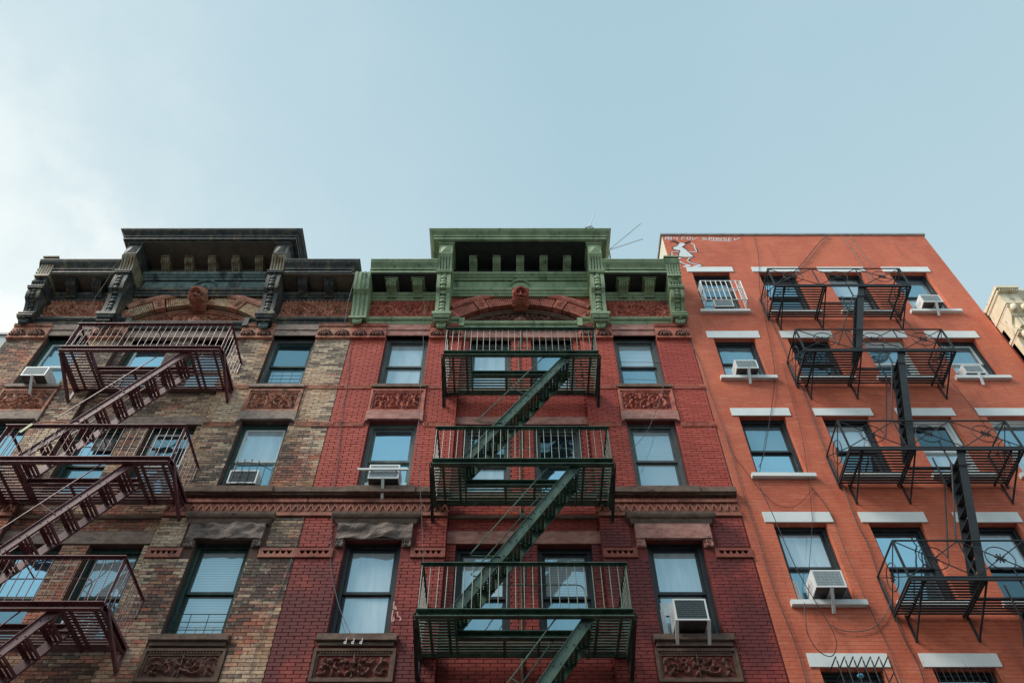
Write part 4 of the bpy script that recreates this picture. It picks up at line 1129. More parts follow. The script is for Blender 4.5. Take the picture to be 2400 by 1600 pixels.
# ------------------------------------------------------------------ orange building
def orange_building():
    t = thing('orange_building', 'orange painted brick building with white lintels and graffiti at its top left corner', 'building', (7.45, 0, -EYE))
    X0, X1, ZT = 3.998, 10.98, 19.80
    xs = (4.955, 6.60, 8.24, 9.86); rows = ((16.21, 17.93), (13.77, 15.16), (10.94, 12.56), (8.19, 9.81), (5.42, 7.06))
    lint = ((17.94, 18.16), (15.17, 15.42), (12.57, 12.79), (9.82, 10.05), (7.07, 7.29)); ww = .92
    holes = [(x - ww / 2, x + ww / 2, a, b_) for x in xs for a, b_ in rows]
    w = MB(); w.holed(X0, X1, -EYE, ZT, holes, 0)
    for a, b_, c, d in holes:
        dp = .30
        w.quad((a, 0, c), (a, dp, c), (a, dp, d), (a, 0, d)); w.quad((b_, 0, c), (b_, dp, c), (b_, dp, d), (b_, 0, d))
        w.quad((a, 0, d), (b_, 0, d), (b_, dp, d), (a, dp, d)); w.quad((a, 0, c), (b_, 0, c), (b_, dp, c), (a, dp, c)); w.quad((a, dp, c), (b_, dp, c), (b_, dp, d), (a, dp, d))
    w.quad((X1, 0, -EYE), (X1, 9, -EYE), (X1, 9, ZT), (X1, 0, ZT))
    part('wall', w, M['orange'], t)
    sw = MB(); sw.box(X0 - .002, X0 + .01, .002, 9, 10, ZT - .05); sw.box(X0 + .02, X1 - .02, .35, 9, -EYE, ZT - .1)
    part('side_wall', sw, M['cream_wall'], t)
    part('coping', MB().sweep([(X0 - .01, -9), (X0 - .01, .0), (X1 + .01, .0), (X1 + .01, -9)], [(-.3, ZT), (.03, ZT - .03), (.035, ZT + .04), (.0, ZT + .09), (-.3, ZT + .09)]), M['coping'], t)
    fr = {'d': M['frame_blue'], 'w': M['white_paint'], 'y': M['frame_gray']}
    spec = [['dd g_dark g_mid', 'dd g_sky g_dark', 'dd g_blind g_blind', 'dd g_mid g_blind'],
            ['dd g_mid g_blind', 'dd g_deep g_dark', 'ww g_mid g_mid', 'dw g_mid g_shade'],
            ['dd g_mid g_sky', 'dd g_blind g_dark', 'ww g_deep g_shade', 'ww g_mid g_shade'],
            ['dd g_shade g_mid', 'dd g_sky g_mid', 'dd g_shade g_deep', 'dd g_sky g_deep'],
            ['dd g_deep g_deep', 'dd g_sky g_mid', 'dd g_mid g_mid', 'dd g_mid g_mid']]
    for r, (a, b_) in enumerate(rows):
        for k, x in enumerate(xs):
            s = spec[r][k].split()
            window(t, x, a + .002, b_ - .002, ww - .004, .13, (fr[s[0][0]], fr[s[0][1]]), (M[s[1]], M[s[2]]), .5, .06, .045)
            ex = .12 + R.uniform(-.01, .015); lz0, lz1 = lint[r]
            part('lintel', rough_up(MB().box(x - ww / 2 - ex, x + ww / 2 + ex, -.018, .12, lz0, lz1), .006), M['white_paint'], t)
            part('sill', rough_up(MB().box(x - ww / 2 - ex, x + ww / 2 + ex, -.085, .13, a - .09, a), .008), M['white_paint'], t)
    # painted lettering and figure on the wall, flush coats of paint
    def stroke(pts, wd, m, parent, nm='painted_stroke', p=.004):
        q = [at(x, y, p) for x, y in pts]; mb = MB()
        mb_bar(mb, q, wd, p); return part(nm, mb, m, parent)
    z = 9.8    # zoom factor of the survey crop
    o = lambda pts: [(1530 + a / z, 540 + b_ / z) for a, b_ in pts]
    letters = [[(285, 212), (292, 145)], [(292, 145), (335, 150), (330, 182), (290, 186)],                                   # P
               [(350, 212), (372, 148), (420, 150), (425, 185), (375, 186)], [(425, 185), (440, 212)], [(375, 212), (430, 206)],   # A (drawn like a B)
               [(480, 150), (490, 182), (545, 184)], [(560, 148), (555, 180), (565, 216)],                                  # Y
               [(662, 214), (672, 150), (735, 152)], [(668, 182), (725, 184)],                                              # F
               [(790, 155), (785, 205), (850, 212), (865, 160), (795, 152)],                                                # O
               [(905, 160), (925, 215), (1020, 165)],                                                                       # r
               [(1215, 165), (1145, 172), (1150, 188), (1235, 198), (1225, 215), (1145, 214)],                              # S
               [(1290, 222), (1300, 160), (1360, 165), (1355, 195), (1300, 198)],                                           # P
               [(1400, 168), (1390, 215), (1460, 220), (1470, 172), (1405, 166)],                                           # O
               [(1495, 222), (1505, 168), (1560, 218), (1575, 168)],                                                        # N
               [(1690, 172), (1620, 178), (1625, 196), (1700, 205), (1690, 225), (1615, 222)],                              # S
               [(1805, 175), (1745, 172), (1740, 228), (1810, 232)], [(1742, 200), (1795, 203)],                            # E
               [(1875, 172), (1880, 225), (1995, 170)], [(1315, 235), (1780, 250)]]
    for q in letters: stroke(o(q), .021, M['paint_white'], t, 'painted_letter')
    fig = MB(); fill(fig, o([(600, 300), (640, 280), (715, 292), (745, 330), (680, 378), (760, 440), (850, 520), (940, 600), (900, 612), (730, 612), (600, 600), (592, 540), (625, 462), (560, 450), (490, 440), (455, 405), (470, 370), (560, 345)]), .004)
    body = part('painted_figure', fig, M['paint_white'], t, label='white painted long-nosed cartoon creature with black hair tufts')
    for q, wd in (([(630, 625), (560, 680), (620, 720), (740, 780), (840, 800)], .045), ([(850, 630), (800, 690), (850, 730), (980, 770), (1110, 800)], .045),
                  ([(720, 830), (790, 815), (850, 805)], .06), ([(950, 830), (1030, 815), (1110, 800)], .06), ([(800, 480), (910, 492), (1015, 495), (960, 390), (960, 340), (880, 285)], .03),
                  ([(590, 490), (500, 492), (430, 510), (440, 570), (440, 625)], .03), ([(440, 605), (360, 625)], .04)):
        stroke(o(q), wd, M['paint_white'], body, 'painted_limb', .006)
    for q in ([(600, 300), (500, 250), (420, 230)], [(600, 295), (480, 262), (390, 268)], [(600, 300), (520, 230), (460, 228)], [(735, 290), (790, 255), (860, 240)], [(735, 295), (800, 275), (870, 262)], [(740, 300), (810, 290), (865, 250)],
              [(600, 300), (565, 300), (560, 345), (470, 370), (448, 405), (490, 440), (560, 455), (620, 460), (590, 540), (590, 598), (730, 615), (900, 612), (945, 600), (850, 500), (760, 430), (680, 378), (745, 335)],
              [(1000, 410), (1030, 470), (1015, 490)], [(560, 640), (535, 680), (560, 715), (730, 785)], [(860, 640), (815, 690), (870, 725), (1000, 760), (1120, 780), (1130, 810)], [(410, 510), (415, 560), (400, 600)], [(470, 500), (560, 505)]):
        stroke(o(q), .022, M['paint_black'], body, 'painted_outline', .008)
    return t


def mb_bar(mb, q, wd, p):
    """flat ribbon lying on the wall through the points q, with rounded joints"""
    for i in range(len(q) - 1):
        a, b_ = q[i], q[i + 1]; d = (b_ - a); d.y = 0
        if d.length < 1e-5: continue
        d.normalize(); n = Vector((-d.z, 0, d.x)) * (wd / 2); e = d * (wd * .3)
        y = -p - i * .00015
        mb.add([(v.x, y, v.z) for v in (a - e - n, b_ + e - n, b_ + e + n, a - e + n)], [(0, 1, 2, 3)])


def fill(mb, pts, p):
    q = [at(x, y, p) for x, y in pts]
    from mathutils.geometry import tessellate_polygon
    tri = tessellate_polygon([q]); mb.add([(v.x, -p, v.z) for v in q], [tuple(t_) for t_ in tri])


tC = orange_building()

# spray scribbles on the red building
pk = lambda pts, x0, y0, zf: [(x0 + a / zf, y0 + b_ / zf) for a, b_ in pts]
for q in (pk([(1660, 820), (1655, 880), (1680, 890), (1675, 865), (1655, 870)], 500, 1200, 3.92), pk([(1650, 900), (1640, 960), (1640, 1000), (1660, 990), (1655, 965)], 500, 1200, 3.92), pk([(1690, 910), (1695, 950), (1715, 960), (1725, 985), (1710, 990)], 500, 1200, 3.92)):
    mb = MB(); mb_bar(mb, [at(x, y, .017) for x, y in q], .02, .017); part('painted_scribble', mb, M['paint_pink'], tB)
for dx in (0, 70, 145):
    q = pk([(1225 + dx, 1155), (1215 + dx, 1205), (1200 + dx, 1200), (1205 + dx, 1185), (1218 + dx, 1185)], 500, 1200, 3.92)
    mb = MB(); mb_bar(mb, [at(x, y, .112) for x, y in q], .012, .112); part('painted_scribble', mb, M['paint_white'], tB)


# ------------------------------------------------------------------ neighbours at the edges of the view
def cream_building():
    t = thing('cream_cornice_building', 'neighbour with an ornate cream cornice and red brick strip at the right edge', 'building', (14, 0, -EYE))
    X0 = 11.0
    part('wall', MB().box(X0, 18, .01, 9, -EYE, 15.9), M['crimson'], t)
    part('pilaster', MB().box(X0 + .02, X0 + .30, -.10, .01, -EYE, 15.35), M['crimson'], t)
    body = MB().box(X0 + .05, 18, -.10, .3, 14.2, 16.15); part('frieze', body, M['cream'], t)
    cr = MB().sweep([(X0 + .46, .0), (18, .0)], [(-.2, 15.75), (.45, 15.78), (.48, 15.85), (.55, 15.88), (.60, 16.0), (.66, 16.1), (.66, 16.16), (-.2, 16.2)]); part('crown_moulding', cr, M['cream'], t)
    xc, w = X0 + .24, .44
    cb = MB(); fr = s_curve(.22, .62, 14.3, 16.05, .08, 16); cb.prism(fr + [(0, 16.05), (0, 14.3)], xc - w / 2, xc + w / 2)
    cb.box(xc - w / 2 - .03, xc + w / 2 + .03, -.74, 0, 16.10, 16.17); cb.box(xc - w / 2 - .015, xc + w / 2 + .015, -.68, 0, 16.051, 16.099); cb.box(xc - w / 2 - .03, xc + w / 2 + .03, -.73, 0, 16.175, 16.20)
    con = part('console', cb, M['cream'], t)
    bd = MB()
    for k in range(14):
        y = -.04 - k * .048; bd.blob((xc - w / 2 - .012, y, 16.02), .02, .02, .035, 6, 4); bd.blob((xc - w / 2 - .03, y, 16.12), .02, .021, .03, 6, 4)
    for k in range(9):
        bd.blob((xc - w / 2 + .03 + k * .048, -.70, 16.06), .018, .03, .028, 6, 4)
    part('bead_ornament', bd, M['cream'], con, True)
    vl = MB()
    for zz, yy in ((15.45, -.62), (14.75, -.40)):
        for s in (-1, 1):
            vl.blob((xc + s * .12, yy - .02, zz), .085, .08, .12, 10, 7)
        vl.box(xc - w / 2 - .02, xc + w / 2 + .02, yy - .04, 0, zz + .15, zz + .22)
        vl.box(xc - w / 2 - .005, xc + w / 2 + .005, yy - .01, 0, zz + .10, zz + .145)
    for k in range(5): vl.box(xc - .17 + k * .08, xc - .17 + k * .08 + .045, -.52, 0, 14.95, 15.25)
    part('volutes', vl, M['cream'], con, True)
    for k in range(3):
        part('panel_line', MB().box(X0 + .55, X0 + 1.6, -.125, -.10, 14.55 + k * .09, 14.59 + k * .09), M['cream'], t)
    part('modillion', MB().prism(s_curve(.12, .4, 15.3, 15.74, .04, 8) + [(0, 15.74), (0, 15.3)], X0 + .85, X0 + 1.05), M['cream'], t)
    part('parapet_end', MB().box(10.985, 11.06, -.02, .6, 15.9, 16.15), M['roof'], t)
    return t


cream_building()
t0 = thing('pale_building', 'pale rendered building showing as a sliver at the left edge', 'building', (-16, 1.2, -EYE))
part('wall', MB().box(-22, -11.3, 1.2, 9, -EYE, 16.9), M['pale_wall'], t0); part('coping', MB().box(-22, -11.28, 1.15, 9, 16.9, 16.98), M['coping'], t0)


# ------------------------------------------------------------------ fire escapes
def balcony(root, x0, x1, Z, P, m, open_x, n_rail=24, rail_h=.84, seed=0, back_y=0.0):
    """platform > slats, brackets; railing > balusters"""
    wl = M['iron_wall']
    f = MB(); H = .125
    # front and side channels, open side outward
    def chan(ax, a, b_, c, z, out):
        if ax == 'x':
            f.box(a, b_, c - out * .004 - .004, c - out * .004 + .004, z - H, z); y0, y1 = sorted((c, c + out * .075))
            f.box(a, b_, y0, y1, z - .012, z); f.box(a, b_, y0, y1, z - H, z - H + .012)
        else:
            f.box(c - .004, c + .004, a, b_, z - H, z); q0, q1 = sorted((c, c + out * .05))
            f.box(q0, q1, a, b_, z - .012, z); f.box(q0, q1, a, b_, z - H, z - H + .012)
    chan('x', x0 - .02, x1 + .02, -P, Z + .0, -1)
    chan('y', -P + .01, -.0, x0, Z, -1); chan('y', -P + .01, -.0, x1, Z, 1)
    oa, ob, pin = open_x
    chan('x', oa, ob, -pin, Z - .002, -1)
    for xx in (oa, ob): f.box(xx - .012, xx + .012, -P + .01, -.0, Z - .10, Z - .012)
    for xx in (x0 + .16, oa - .10, oa + (ob - oa) * .36, oa + (ob - oa) * .62, ob + .10, x1 - .14):
        ya = -P + .01 if (xx < oa or xx > ob) else -pin + .01
        f.box(xx - .02, xx + .02, ya, 0, Z - .045, Z - .012)
    f.box(x0, x1, -.04, 0, Z - .07, Z - .012)
    pl = part('platform', f, m, root)
    cb = cube(m, 'slat'); n = 14; st = (P - .05) / n
    for k in range(n):
        y = -.03 - (k + .5) * st; full = -y < pin - .02
        segs = [(x0 + .01, x1 - .01)] if full else [(x0 + .01, oa - .0), (ob + .0, x1 - .01)]
        for a, b_ in segs:
            place('slat', cb, pl, ((a + b_) / 2, y, Z - .006), None, (b_ - a, st * .52, .012))
    # rivet heads on the front channel
    rv = MB()
    for xx in (x0 + .05, x0 + .11, oa - .03, oa + .04, ob - .14, ob - .03, ob + .06, x1 - .12, x1 - .05):
        rv.blob((xx, -P - .012, Z - .05), .013, .010, .013, 6, 4)
    part('rivets', rv, wl, pl, True, kind='stuff')
    for s, xx in ((-1, x0 - .045), (1, x1 + .045)):
        b = MB(); b.bar((xx, -P + .10, Z - .05), (xx, 0, Z - .42), .05, .06); b.bar((xx, -.012, Z - .47), (xx, -.012, Z + .02), .05, .03); b.bar((xx + s * .02, -P + .02, Z - .03), (xx + s * .02, 0, Z - .03), .012, .05)
        part('bracket', b, wl if m is not M['iron_maroon'] else m, pl)
    # railing
    r = MB(); zt = Z + rail_h
    r.box(x0 - .03, x1 + .03, -P - .035, -P + .025, zt - .012, zt); r.box(x0 - .03, x1 + .03, -P + .017, -P + .025, zt - .045, zt - .012)
    for xx in (x0, x1):
        r.box(xx - .025, xx + .025, -P + .026, .0, zt - .012, zt); r.box(xx - .005, xx + .005, -P + .026, 0, zt - .045, zt - .012)
        s = 1 if xx == x1 else -1
        r.add([(xx, -P, zt - .02), (xx, -P + .10, zt - .02), (xx, -P + .05, Z), (xx, -P, Z), (xx - s * .006, -P, zt - .02), (xx - s * .006, -P + .10, zt - .02), (xx - s * .006, -P + .05, Z), (xx - s * .006, -P, Z)],
              [(0, 1, 2, 3), (4, 7, 6, 5), (0, 3, 7, 4), (1, 5, 6, 2)])
        r.tube([(xx, -.02, zt - .01), (xx, -.02, zt - .35)], .016, 6)
    rl = part('railing', r, m, root)
    rd = rod(m)
    for k in range(n_rail + 1):
        x = x0 + (x1 - x0) * k / n_rail
        place('baluster', rd, rl, (x, -P + .004, Z + rail_h / 2 - .01), (0, R.uniform(-.006, .006), 0), (.0072, .0072, rail_h - .03))
    for s, xx in ((0, x0), (1, x1)):
        for k in range(1, 8):
            place('baluster', rd, rl, (xx, -P + k * P / 8, Z + rail_h / 2 - .01), (R.uniform(-.006, .006), 0, 0), (.0072, .0072, rail_h - .03))
    # guard rod round the stair well and its brace
    g = MB(); gz = Z + .84
    g.tube([(oa + .55, -pin, gz), (ob - .14, -pin, gz), (ob - .06, -pin, gz - .02), (ob - .02, -pin, gz - .09), (ob - .01, -pin, Z)], .010, 6)
    g.tube([(XMID(x0, x1) + .03, -P + .02, zt - .02), (XMID(x0, x1) + .03, -pin, gz)], .012, 6)
    part('well_guard', g, m, rl)
    return pl


def XMID(a, b_): return (a + b_) / 2


_tread = {}


def tread_mesh(m, kind):
    k = (m.name, kind)
    if k in _tread: return _tread[k]
    mb = MB(); W, D = .215, .475
    if kind == 'holes':
        holes = []
        for i in range(3):
            for j in range(7):
                cx = -W / 2 + .045 + i * .062; cy = -D / 2 + .05 + j * .062 + (.031 if i % 2 else 0)
                if cy < D / 2 - .02: holes.append((cx - .0085, cx + .0085, cy - .0085, cy + .0085))
        mb.holed(-W / 2, W / 2, -D / 2, D / 2, holes, 0, 'xy')
    else:
        for i in range(3):
            x = -W / 2 + .012 + i * .072; mb.box(x, x + .048, -D / 2, D / 2, -.006, 0)
    mb.box(-W / 2 - .002, -W / 2 + .006, -D / 2, D / 2, -.045, .001); mb.box(W / 2 - .006, W / 2 + .002, -D / 2, D / 2, -.045, .001)
    mb.box(-W / 2 + .006, W / 2 - .006, -D / 2 - .002, -D / 2 + .006, -.03, .001); mb.box(-W / 2 + .006, W / 2 - .006, D / 2 - .006, D / 2 + .002, -.03, .001)
    if kind != 'holes': mb.box(-W / 2, W / 2, -.03, .03, -.010, -.001)
    me = mb.mesh('tread', m); _tread[k] = me
    return me


def stair(root, xt, zt, xb, zb, pf, pb, m, n=10, kind='holes', sw=.15):
    s = MB(); d = Vector((xb - xt, 0, zb - zt)).normalized()
    for p in (pf, pb):
        s.bar((xt, -p, zt), (xb, -p, zb), .010, sw, Vector((0, 0, 1)))
        q0 = -.03 if p == pf else .03
        nrm = Vector((d.z, 0, -d.x)) * (sw / 2)
        for e in (-1, 1):
            off = nrm * e
            s.bar((xt + off.x, -p + q0 * .4, zt + off.z), (xb + off.x, -p + q0 * .4, zb + off.z), .03, .008, Vector((0, 0, 1)))
    st = part('stair', s, m, root)
    me = tread_mesh(m, kind)
    bl = MB()
    for k in range(n):
        t = (k + .6) / n; x = xt + (xb - xt) * t; z = zt + (zb - zt) * t
        place('tread', me, st, (x, -(pf + pb) / 2, z), None, (1, (pf - pb - .02) / .475, 1))
        for e in (-.05, .05):
            bl.blob((x + e, -pf - .012, z + e * .3), .011, .010, .011, 6, 4)
    part('bolts', bl, M['iron_wall'], st, True, kind='stuff')
    for p in (pf + .015, pb - .015):
        h = MB(); sl = (zt - zb) / (xt - xb); up = .70
        x1_ = xt - .50; z1_ = zt + (x1_ - xt) * sl + up; x2_ = xb + .20; z2_ = zb + (x2_ - xb) * sl + up + .02
        h.tube([(xt - .02, -p, z1_ + .02), (x1_ + .06, -p, z1_ + .02), (x1_, -p, z1_ - .01), (x2_ + .04, -p, z2_ + .06), (x2_ + .0, -p, z2_ + .0), (x2_ + .03, -p, z2_ - .03), (x2_ + .45, -p, z2_ - .04)], .0115, 6)
        xm = (x1_ + x2_) / 2; zm = (z1_ + z2_) / 2
        h.tube([(xm, -p, zm), (xm + .33, -p, zm - .22)], .010, 6)
        part('handrail', h, m, st)
    return st


# green escape on the red building, maroon one on the tan building
fg = thing('fire_escape', 'dark green iron fire escape with zigzag stairs on the red building', 'fire escape', (XB, -.5, 4.0), 'iron fire escapes on the facades')
GZ = [13.27, 10.27, 7.29, 4.35]
for z in GZ: balcony(fg, XB - 1.53, XB + 1.49, z, 1.03, M['iron_green'], (XB - 1.0, XB + .92, .52))
for k in range(3): stair(fg, XB + .90, GZ[k] - .07, XB - 1.03, GZ[k + 1] + .0, 1.00, .55, M['iron_green'])
fm = thing('fire_escape', 'maroon iron fire escape with zigzag stairs on the tan brick building', 'fire escape', (XA, -.5, 4.0), 'iron fire escapes on the facades')
MZ = [13.40, 10.30, 7.40, 4.5]
for z in MZ: balcony(fm, XA - 1.56, XA + 1.58, z, 1.05, M['iron_maroon'], (XA - 1.0, XA + .98, .52), 24)
for k in range(3): stair(fm, XA + .96, MZ[k] - .07, XA - 1.02, MZ[k + 1] + .0, 1.02, .55, M['iron_maroon'], 10, 'bars')


def black_balcony(root, Z, x0=5.90, x1=8.93, P=.90, h=.72):
    m = M['iron_black']; oa, ob, pin = 7.02, 7.86, .45
    f = MB()
    f.box(x0, x1, -P - .012, -P + .012, Z - .035, Z + .012)
    for xx in (x0, x0 + .22, oa - .05, ob + .05, x1 - .22, x1): f.box(xx - .014, xx + .014, -P + .012, 0, Z - .04, Z - .008)
    f.box(oa, ob, -pin - .01, -pin + .01, Z - .03, Z + .0)
    for xx in (oa, ob): f.box(xx - .012, xx + .012, -P + .012, -.0, Z - .04, Z - .006)
    pl = part('platform', f, m, root); cb = cube(m, 'slat'); n = 13; st = (P - .02) / n
    for k in range(n):
        y = -.02 - (k + .5) * st
        segs = [(x0, x1)] if -y < pin else [(x0, oa), (ob, x1)]
        for a, b_ in segs: place('slat', cb, pl, ((a + b_) / 2, y, Z - .002), None, (b_ - a, st * .52, .012))
    for xx in (x0 + .18, x0 + 1.13, ob + .03, x1 - .09):
        b = MB(); b.bar((xx, -P, Z - .03), (xx, 0, Z - .45), .022, .026); b.bar((xx, -.012, Z - .47), (xx, -.012, Z), .03, .02); part('bracket', b, m, pl)
    r = MB(); zt = Z + h
    r.bar((x0, -P, zt), (x1, -P, zt), .022, .022); r.bar((x0, -P, Z + .035), (x1, -P, Z + .035), .02, .02)
    for xx in (x0, x1):
        r.bar((xx, -P, zt), (xx, 0, zt), .022, .022); r.bar((xx, -P, Z + .03), (xx, 0, Z + .03), .016, .016)
        r.bar((xx, -P, Z), (xx, -P, zt), .03, .03); r.bar((xx, -.02, Z - .1), (xx, -.02, zt), .03, .03)
    for xx in (x0 + (x1 - x0) / 3, x0 + 2 * (x1 - x0) / 3): r.bar((xx, -P, Z), (xx, -P, zt), .018, .018)
    rl = part('railing', r, m, root)
    pan = [((x0 + (x1 - x0) * k / 3, -P), (x0 + (x1 - x0) * (k + 1) / 3, -P)) for k in range(3)] + [((x0, 0), (x0, -P)), ((x1, 0), (x1, -P))]
    for (a, b_) in pan:
        A3 = Vector((a[0], a[1], 0)); B3 = Vector((b_[0], b_[1], 0)); ax = (B3 - A3).normalized(); c = (A3 + B3) / 2; c.z = Z + .035 + (h - .035) / 2
        o = MB(); o.bar((A3.x, A3.y, Z + .04), (B3.x, B3.y, zt - .01), .012, .014); o.bar((A3.x, A3.y, zt - .01), (B3.x, B3.y, Z + .04), .012, .014)
        o.ring(c, .215, .0085, (ax, Vector((0, 0, 1))), 26)
        for k in range(8):
            an = PI * k / 4 + .39; tip = c + ax * math.cos(an) * .085 + Vector((0, 0, math.sin(an) * .085))
            o.bar(c, tip, .022, .012)
        part('ring_panel', o, m, rl)
    return pl


fb = thing('fire_escape', 'black iron fire escape with ring and star railings on the orange building', 'fire escape', (7.4, -.5, 4.0), 'iron fire escapes on the facades')
BZ = [15.93, 13.54, 10.71, 7.95, 5.2]
for z in BZ[:4]: black_balcony(fb, z)


def steep_stair(root, zt, zb):
    m = M['iron_black']; xt, xb = 7.84, 7.00; s = MB()
    for p in (.86, .50): s.bar((xt, -p, zt + .02), (xb, -p, zb), .012, .13)
    o = part('stair', s, m, root); n = 10; cb = cube(m, 'slat')
    for k in range(n):
        t = (k + .5) / n; x = xt + (xb - xt) * t; z = zt + (zb - zt) * t
        place('tread', cb, o, (x, -.68, z), (0, 0, 0), (.12, .35, .012))
    sl = (zt - zb) / (xt - xb)
    for p in (.88, .48):
        h = MB(); xa = xt - .30; xq = xb - .10
        h.tube([(xt - .0, -p, zt - .38), (xa, -p, zt - .38 + .0), (xa, -p, zt - .05)], .009, 6)
        h.tube([(xa, -p, zt + .20), (xa - .02, -p, zt - .38), (xq, -p, zb + .74)], .014, 6)
        part('handrail', h, m, o)


for k in range(4): steep_stair(fb, BZ[k], BZ[k + 1])


# ------------------------------------------------------------------ air conditioners and guards
def ac(xc, z, w, h, d, y, m_g, label, brace=(0,), tilt=0.06, brace_len=.30):
    if 'tan' not in label and 'crossbar' not in label: w *= .90; h *= .86; d = (d - .12) * .85 + .12
    t = thing('air_conditioner', label, 'air conditioner', (xc, y, z), 'air conditioners in the windows')
    y0 = y - d; c = MB(); tk = .025
    c.box(xc - w / 2, xc + w / 2, y0 + .012, y, z, z + h)
    # rear rim round the grille
    c.box(xc - w / 2, xc - w / 2 + tk, y0, y0 + .012, z, z + h); c.box(xc + w / 2 - tk, xc + w / 2, y0, y0 + .012, z, z + h)
    c.box(xc - w / 2 + tk, xc + w / 2 - tk, y0, y0 + .012, z + h - tk, z + h); c.box(xc - w / 2 + tk, xc + w / 2 - tk, y0, y0 + .012, z, z + tk)
    for k in range(6):
        zz = z + h * .25 + k * h * .08
        for s in (-1, 1): c.box(*sorted((xc + s * w / 2, xc + s * (w / 2 + .003))), y0 + d * .2, y0 + d * .6, zz, zz + h * .04)
    part('casing', c, M['white_metal'], t)
    g = MB(); n = 9
    g.box(xc - w / 2 + tk, xc + w / 2 - tk, y0 + .008, y0 + .0115, z + tk, z + h - tk)
    for k in range(n): zz = z + tk + (k + .5) * (h - 2 * tk) / n; g.box(xc - w / 2 + tk, xc + w / 2 - tk, y0 + .001, y0 + .008, zz - .004, zz + .004)
    for k in range(7): xx = xc - w / 2 + tk + (k + .5) * (w - 2 * tk) / 7; g.box(xx - .003, xx + .003, y0 - .0015, y0 + .001, z + tk, z + h - tk)
    part('grille', g, m_g, t)
    part('base_pan', MB().box(xc - w / 2 + .01, xc + w / 2 - .01, y0 + .02, y, z - .012, z - .001), M['ac_dark'], t)
    for bx in brace:
        b = MB(); b.bar((xc + bx, y0 - .005, z + .005), (xc + bx, -.03, z - brace_len), .05, .025, Vector((0, 1, 0))); b.bar((xc + bx, y0 - .005, z - .014), (xc + bx, y, z - .014), .05, .012)
        part('support_brace', b, M['white_metal'], t)
    # side closure panels with pleats
    return t


ac(4.955, 16.26, .50, .33, .30, .16, M['grille'], 'white air conditioner behind the white window cage, top row of the orange building', ())
ac(9.80, 16.30, .52, .34, .42, .16, M['grille'], 'white air conditioner on one prop in the top right window of the orange building', (.06,))
ac(4.93, 13.83, .52, .32, .42, .16, M['grille'], 'white air conditioner on one prop in the second-row left window of the orange building', (.02,))
ac(9.72, 13.80, .46, .30, .30, .16, M['grille'], 'small white air conditioner in the white-framed window at the right edge', (.05,))
ac(4.98, 8.27, .54, .38, .50, .16, M['grille'], 'large white air conditioner with a single prop above the hanging black cable loop', (.0,))
ac(5.10, 5.95, .60, .55, .22, .05, M['grille_dark'], 'tall white framed unit behind black spiked bars at the bottom', ())
ac(XB - 2.50, 10.62, .55, .34, .40, .14, M['grille'], 'white air conditioner on a crossbar bracket on the red building, middle row', (.0,))
ac(XB + 2.53 - .02, 7.66, .56, .44, .50, .14, M['grille_dark'], 'large white air conditioner with two props under the right window of the red building', (-.24, .24), brace_len=.25)
ac(XA - 2.48, 13.51, .50, .28, .42, .14, M['grille'], 'white air conditioner in the far left window of the tan building', (.0,))
ac(XA + 2.52, 10.62, .52, .32, .28, .14, M['grille_dark'], 'white air conditioner behind the curved iron basket of the tan building', ())
ac(XA + .69, 7.50 + .08, .5, .32, .3, .26, M['grille'], 'white air conditioner half hidden behind the lowest maroon balcony', ())
# crossbar of the bracket on the red building
solo('bracket_bar', MB().bar((XB - 2.98, -.30, 10.80), (XB - 2.06, -.30, 10.80), .035, .035).bar((XB - 2.72, -.29, 10.80), (XB - 2.66, .05, 10.56), .04, .02).bar((XB - 2.28, -.29, 10.80), (XB - 2.34, .05, 10.56), .04, .02), M['white_metal'],
     'white horizontal bar across the front of the middle-row air conditioner on the red building', 'bracket')

# pleated side panels beside units
def pleats(x0, x1, z0, z1, y, label):
    mb = MB(); n = max(3, int((x1 - x0) / .022))
    for k in range(n):
        a = x0 + (x1 - x0) * k / n; mb.box(a, a + (x1 - x0) / n * .6, y, y + .01, z0, z1)
    mb.box(x0, x1, y + .01, y + .016, z0, z1)
    solo('side_panel', mb, M['white_metal'], label, 'panel')


pleats(XB + 2.53 - .39, XB + 2.53 - .31, 7.64, 8.2, .19, 'pleated white filler beside the two-prop air conditioner')
pleats(4.955 - .39, 4.955 - .30, 8.25, 8.75, .19, 'pleated white filler left of the large air conditioner above the cable loop')
pleats(XB - 2.53 - .39, XB - 2.53 - .28, 10.6, 10.95, .19, 'white filler left of the crossbar air conditioner')
pleats(XB - 2.53 + .33, XB - 2.53 + .39, 10.6, 10.95, .19, 'white filler right of the crossbar air conditioner')
# sheet of white card inside the right window of row three, red building
solo('window_card', MB().box(XB + 2.16, XB + 2.50, .205, .21, 8.10, 8.33).box(XB + 2.58, XB + 2.86, .205, .21, 8.20, 8.38), M['white_paint'], 'white card propped in the window above the two-prop air conditioner', 'card')


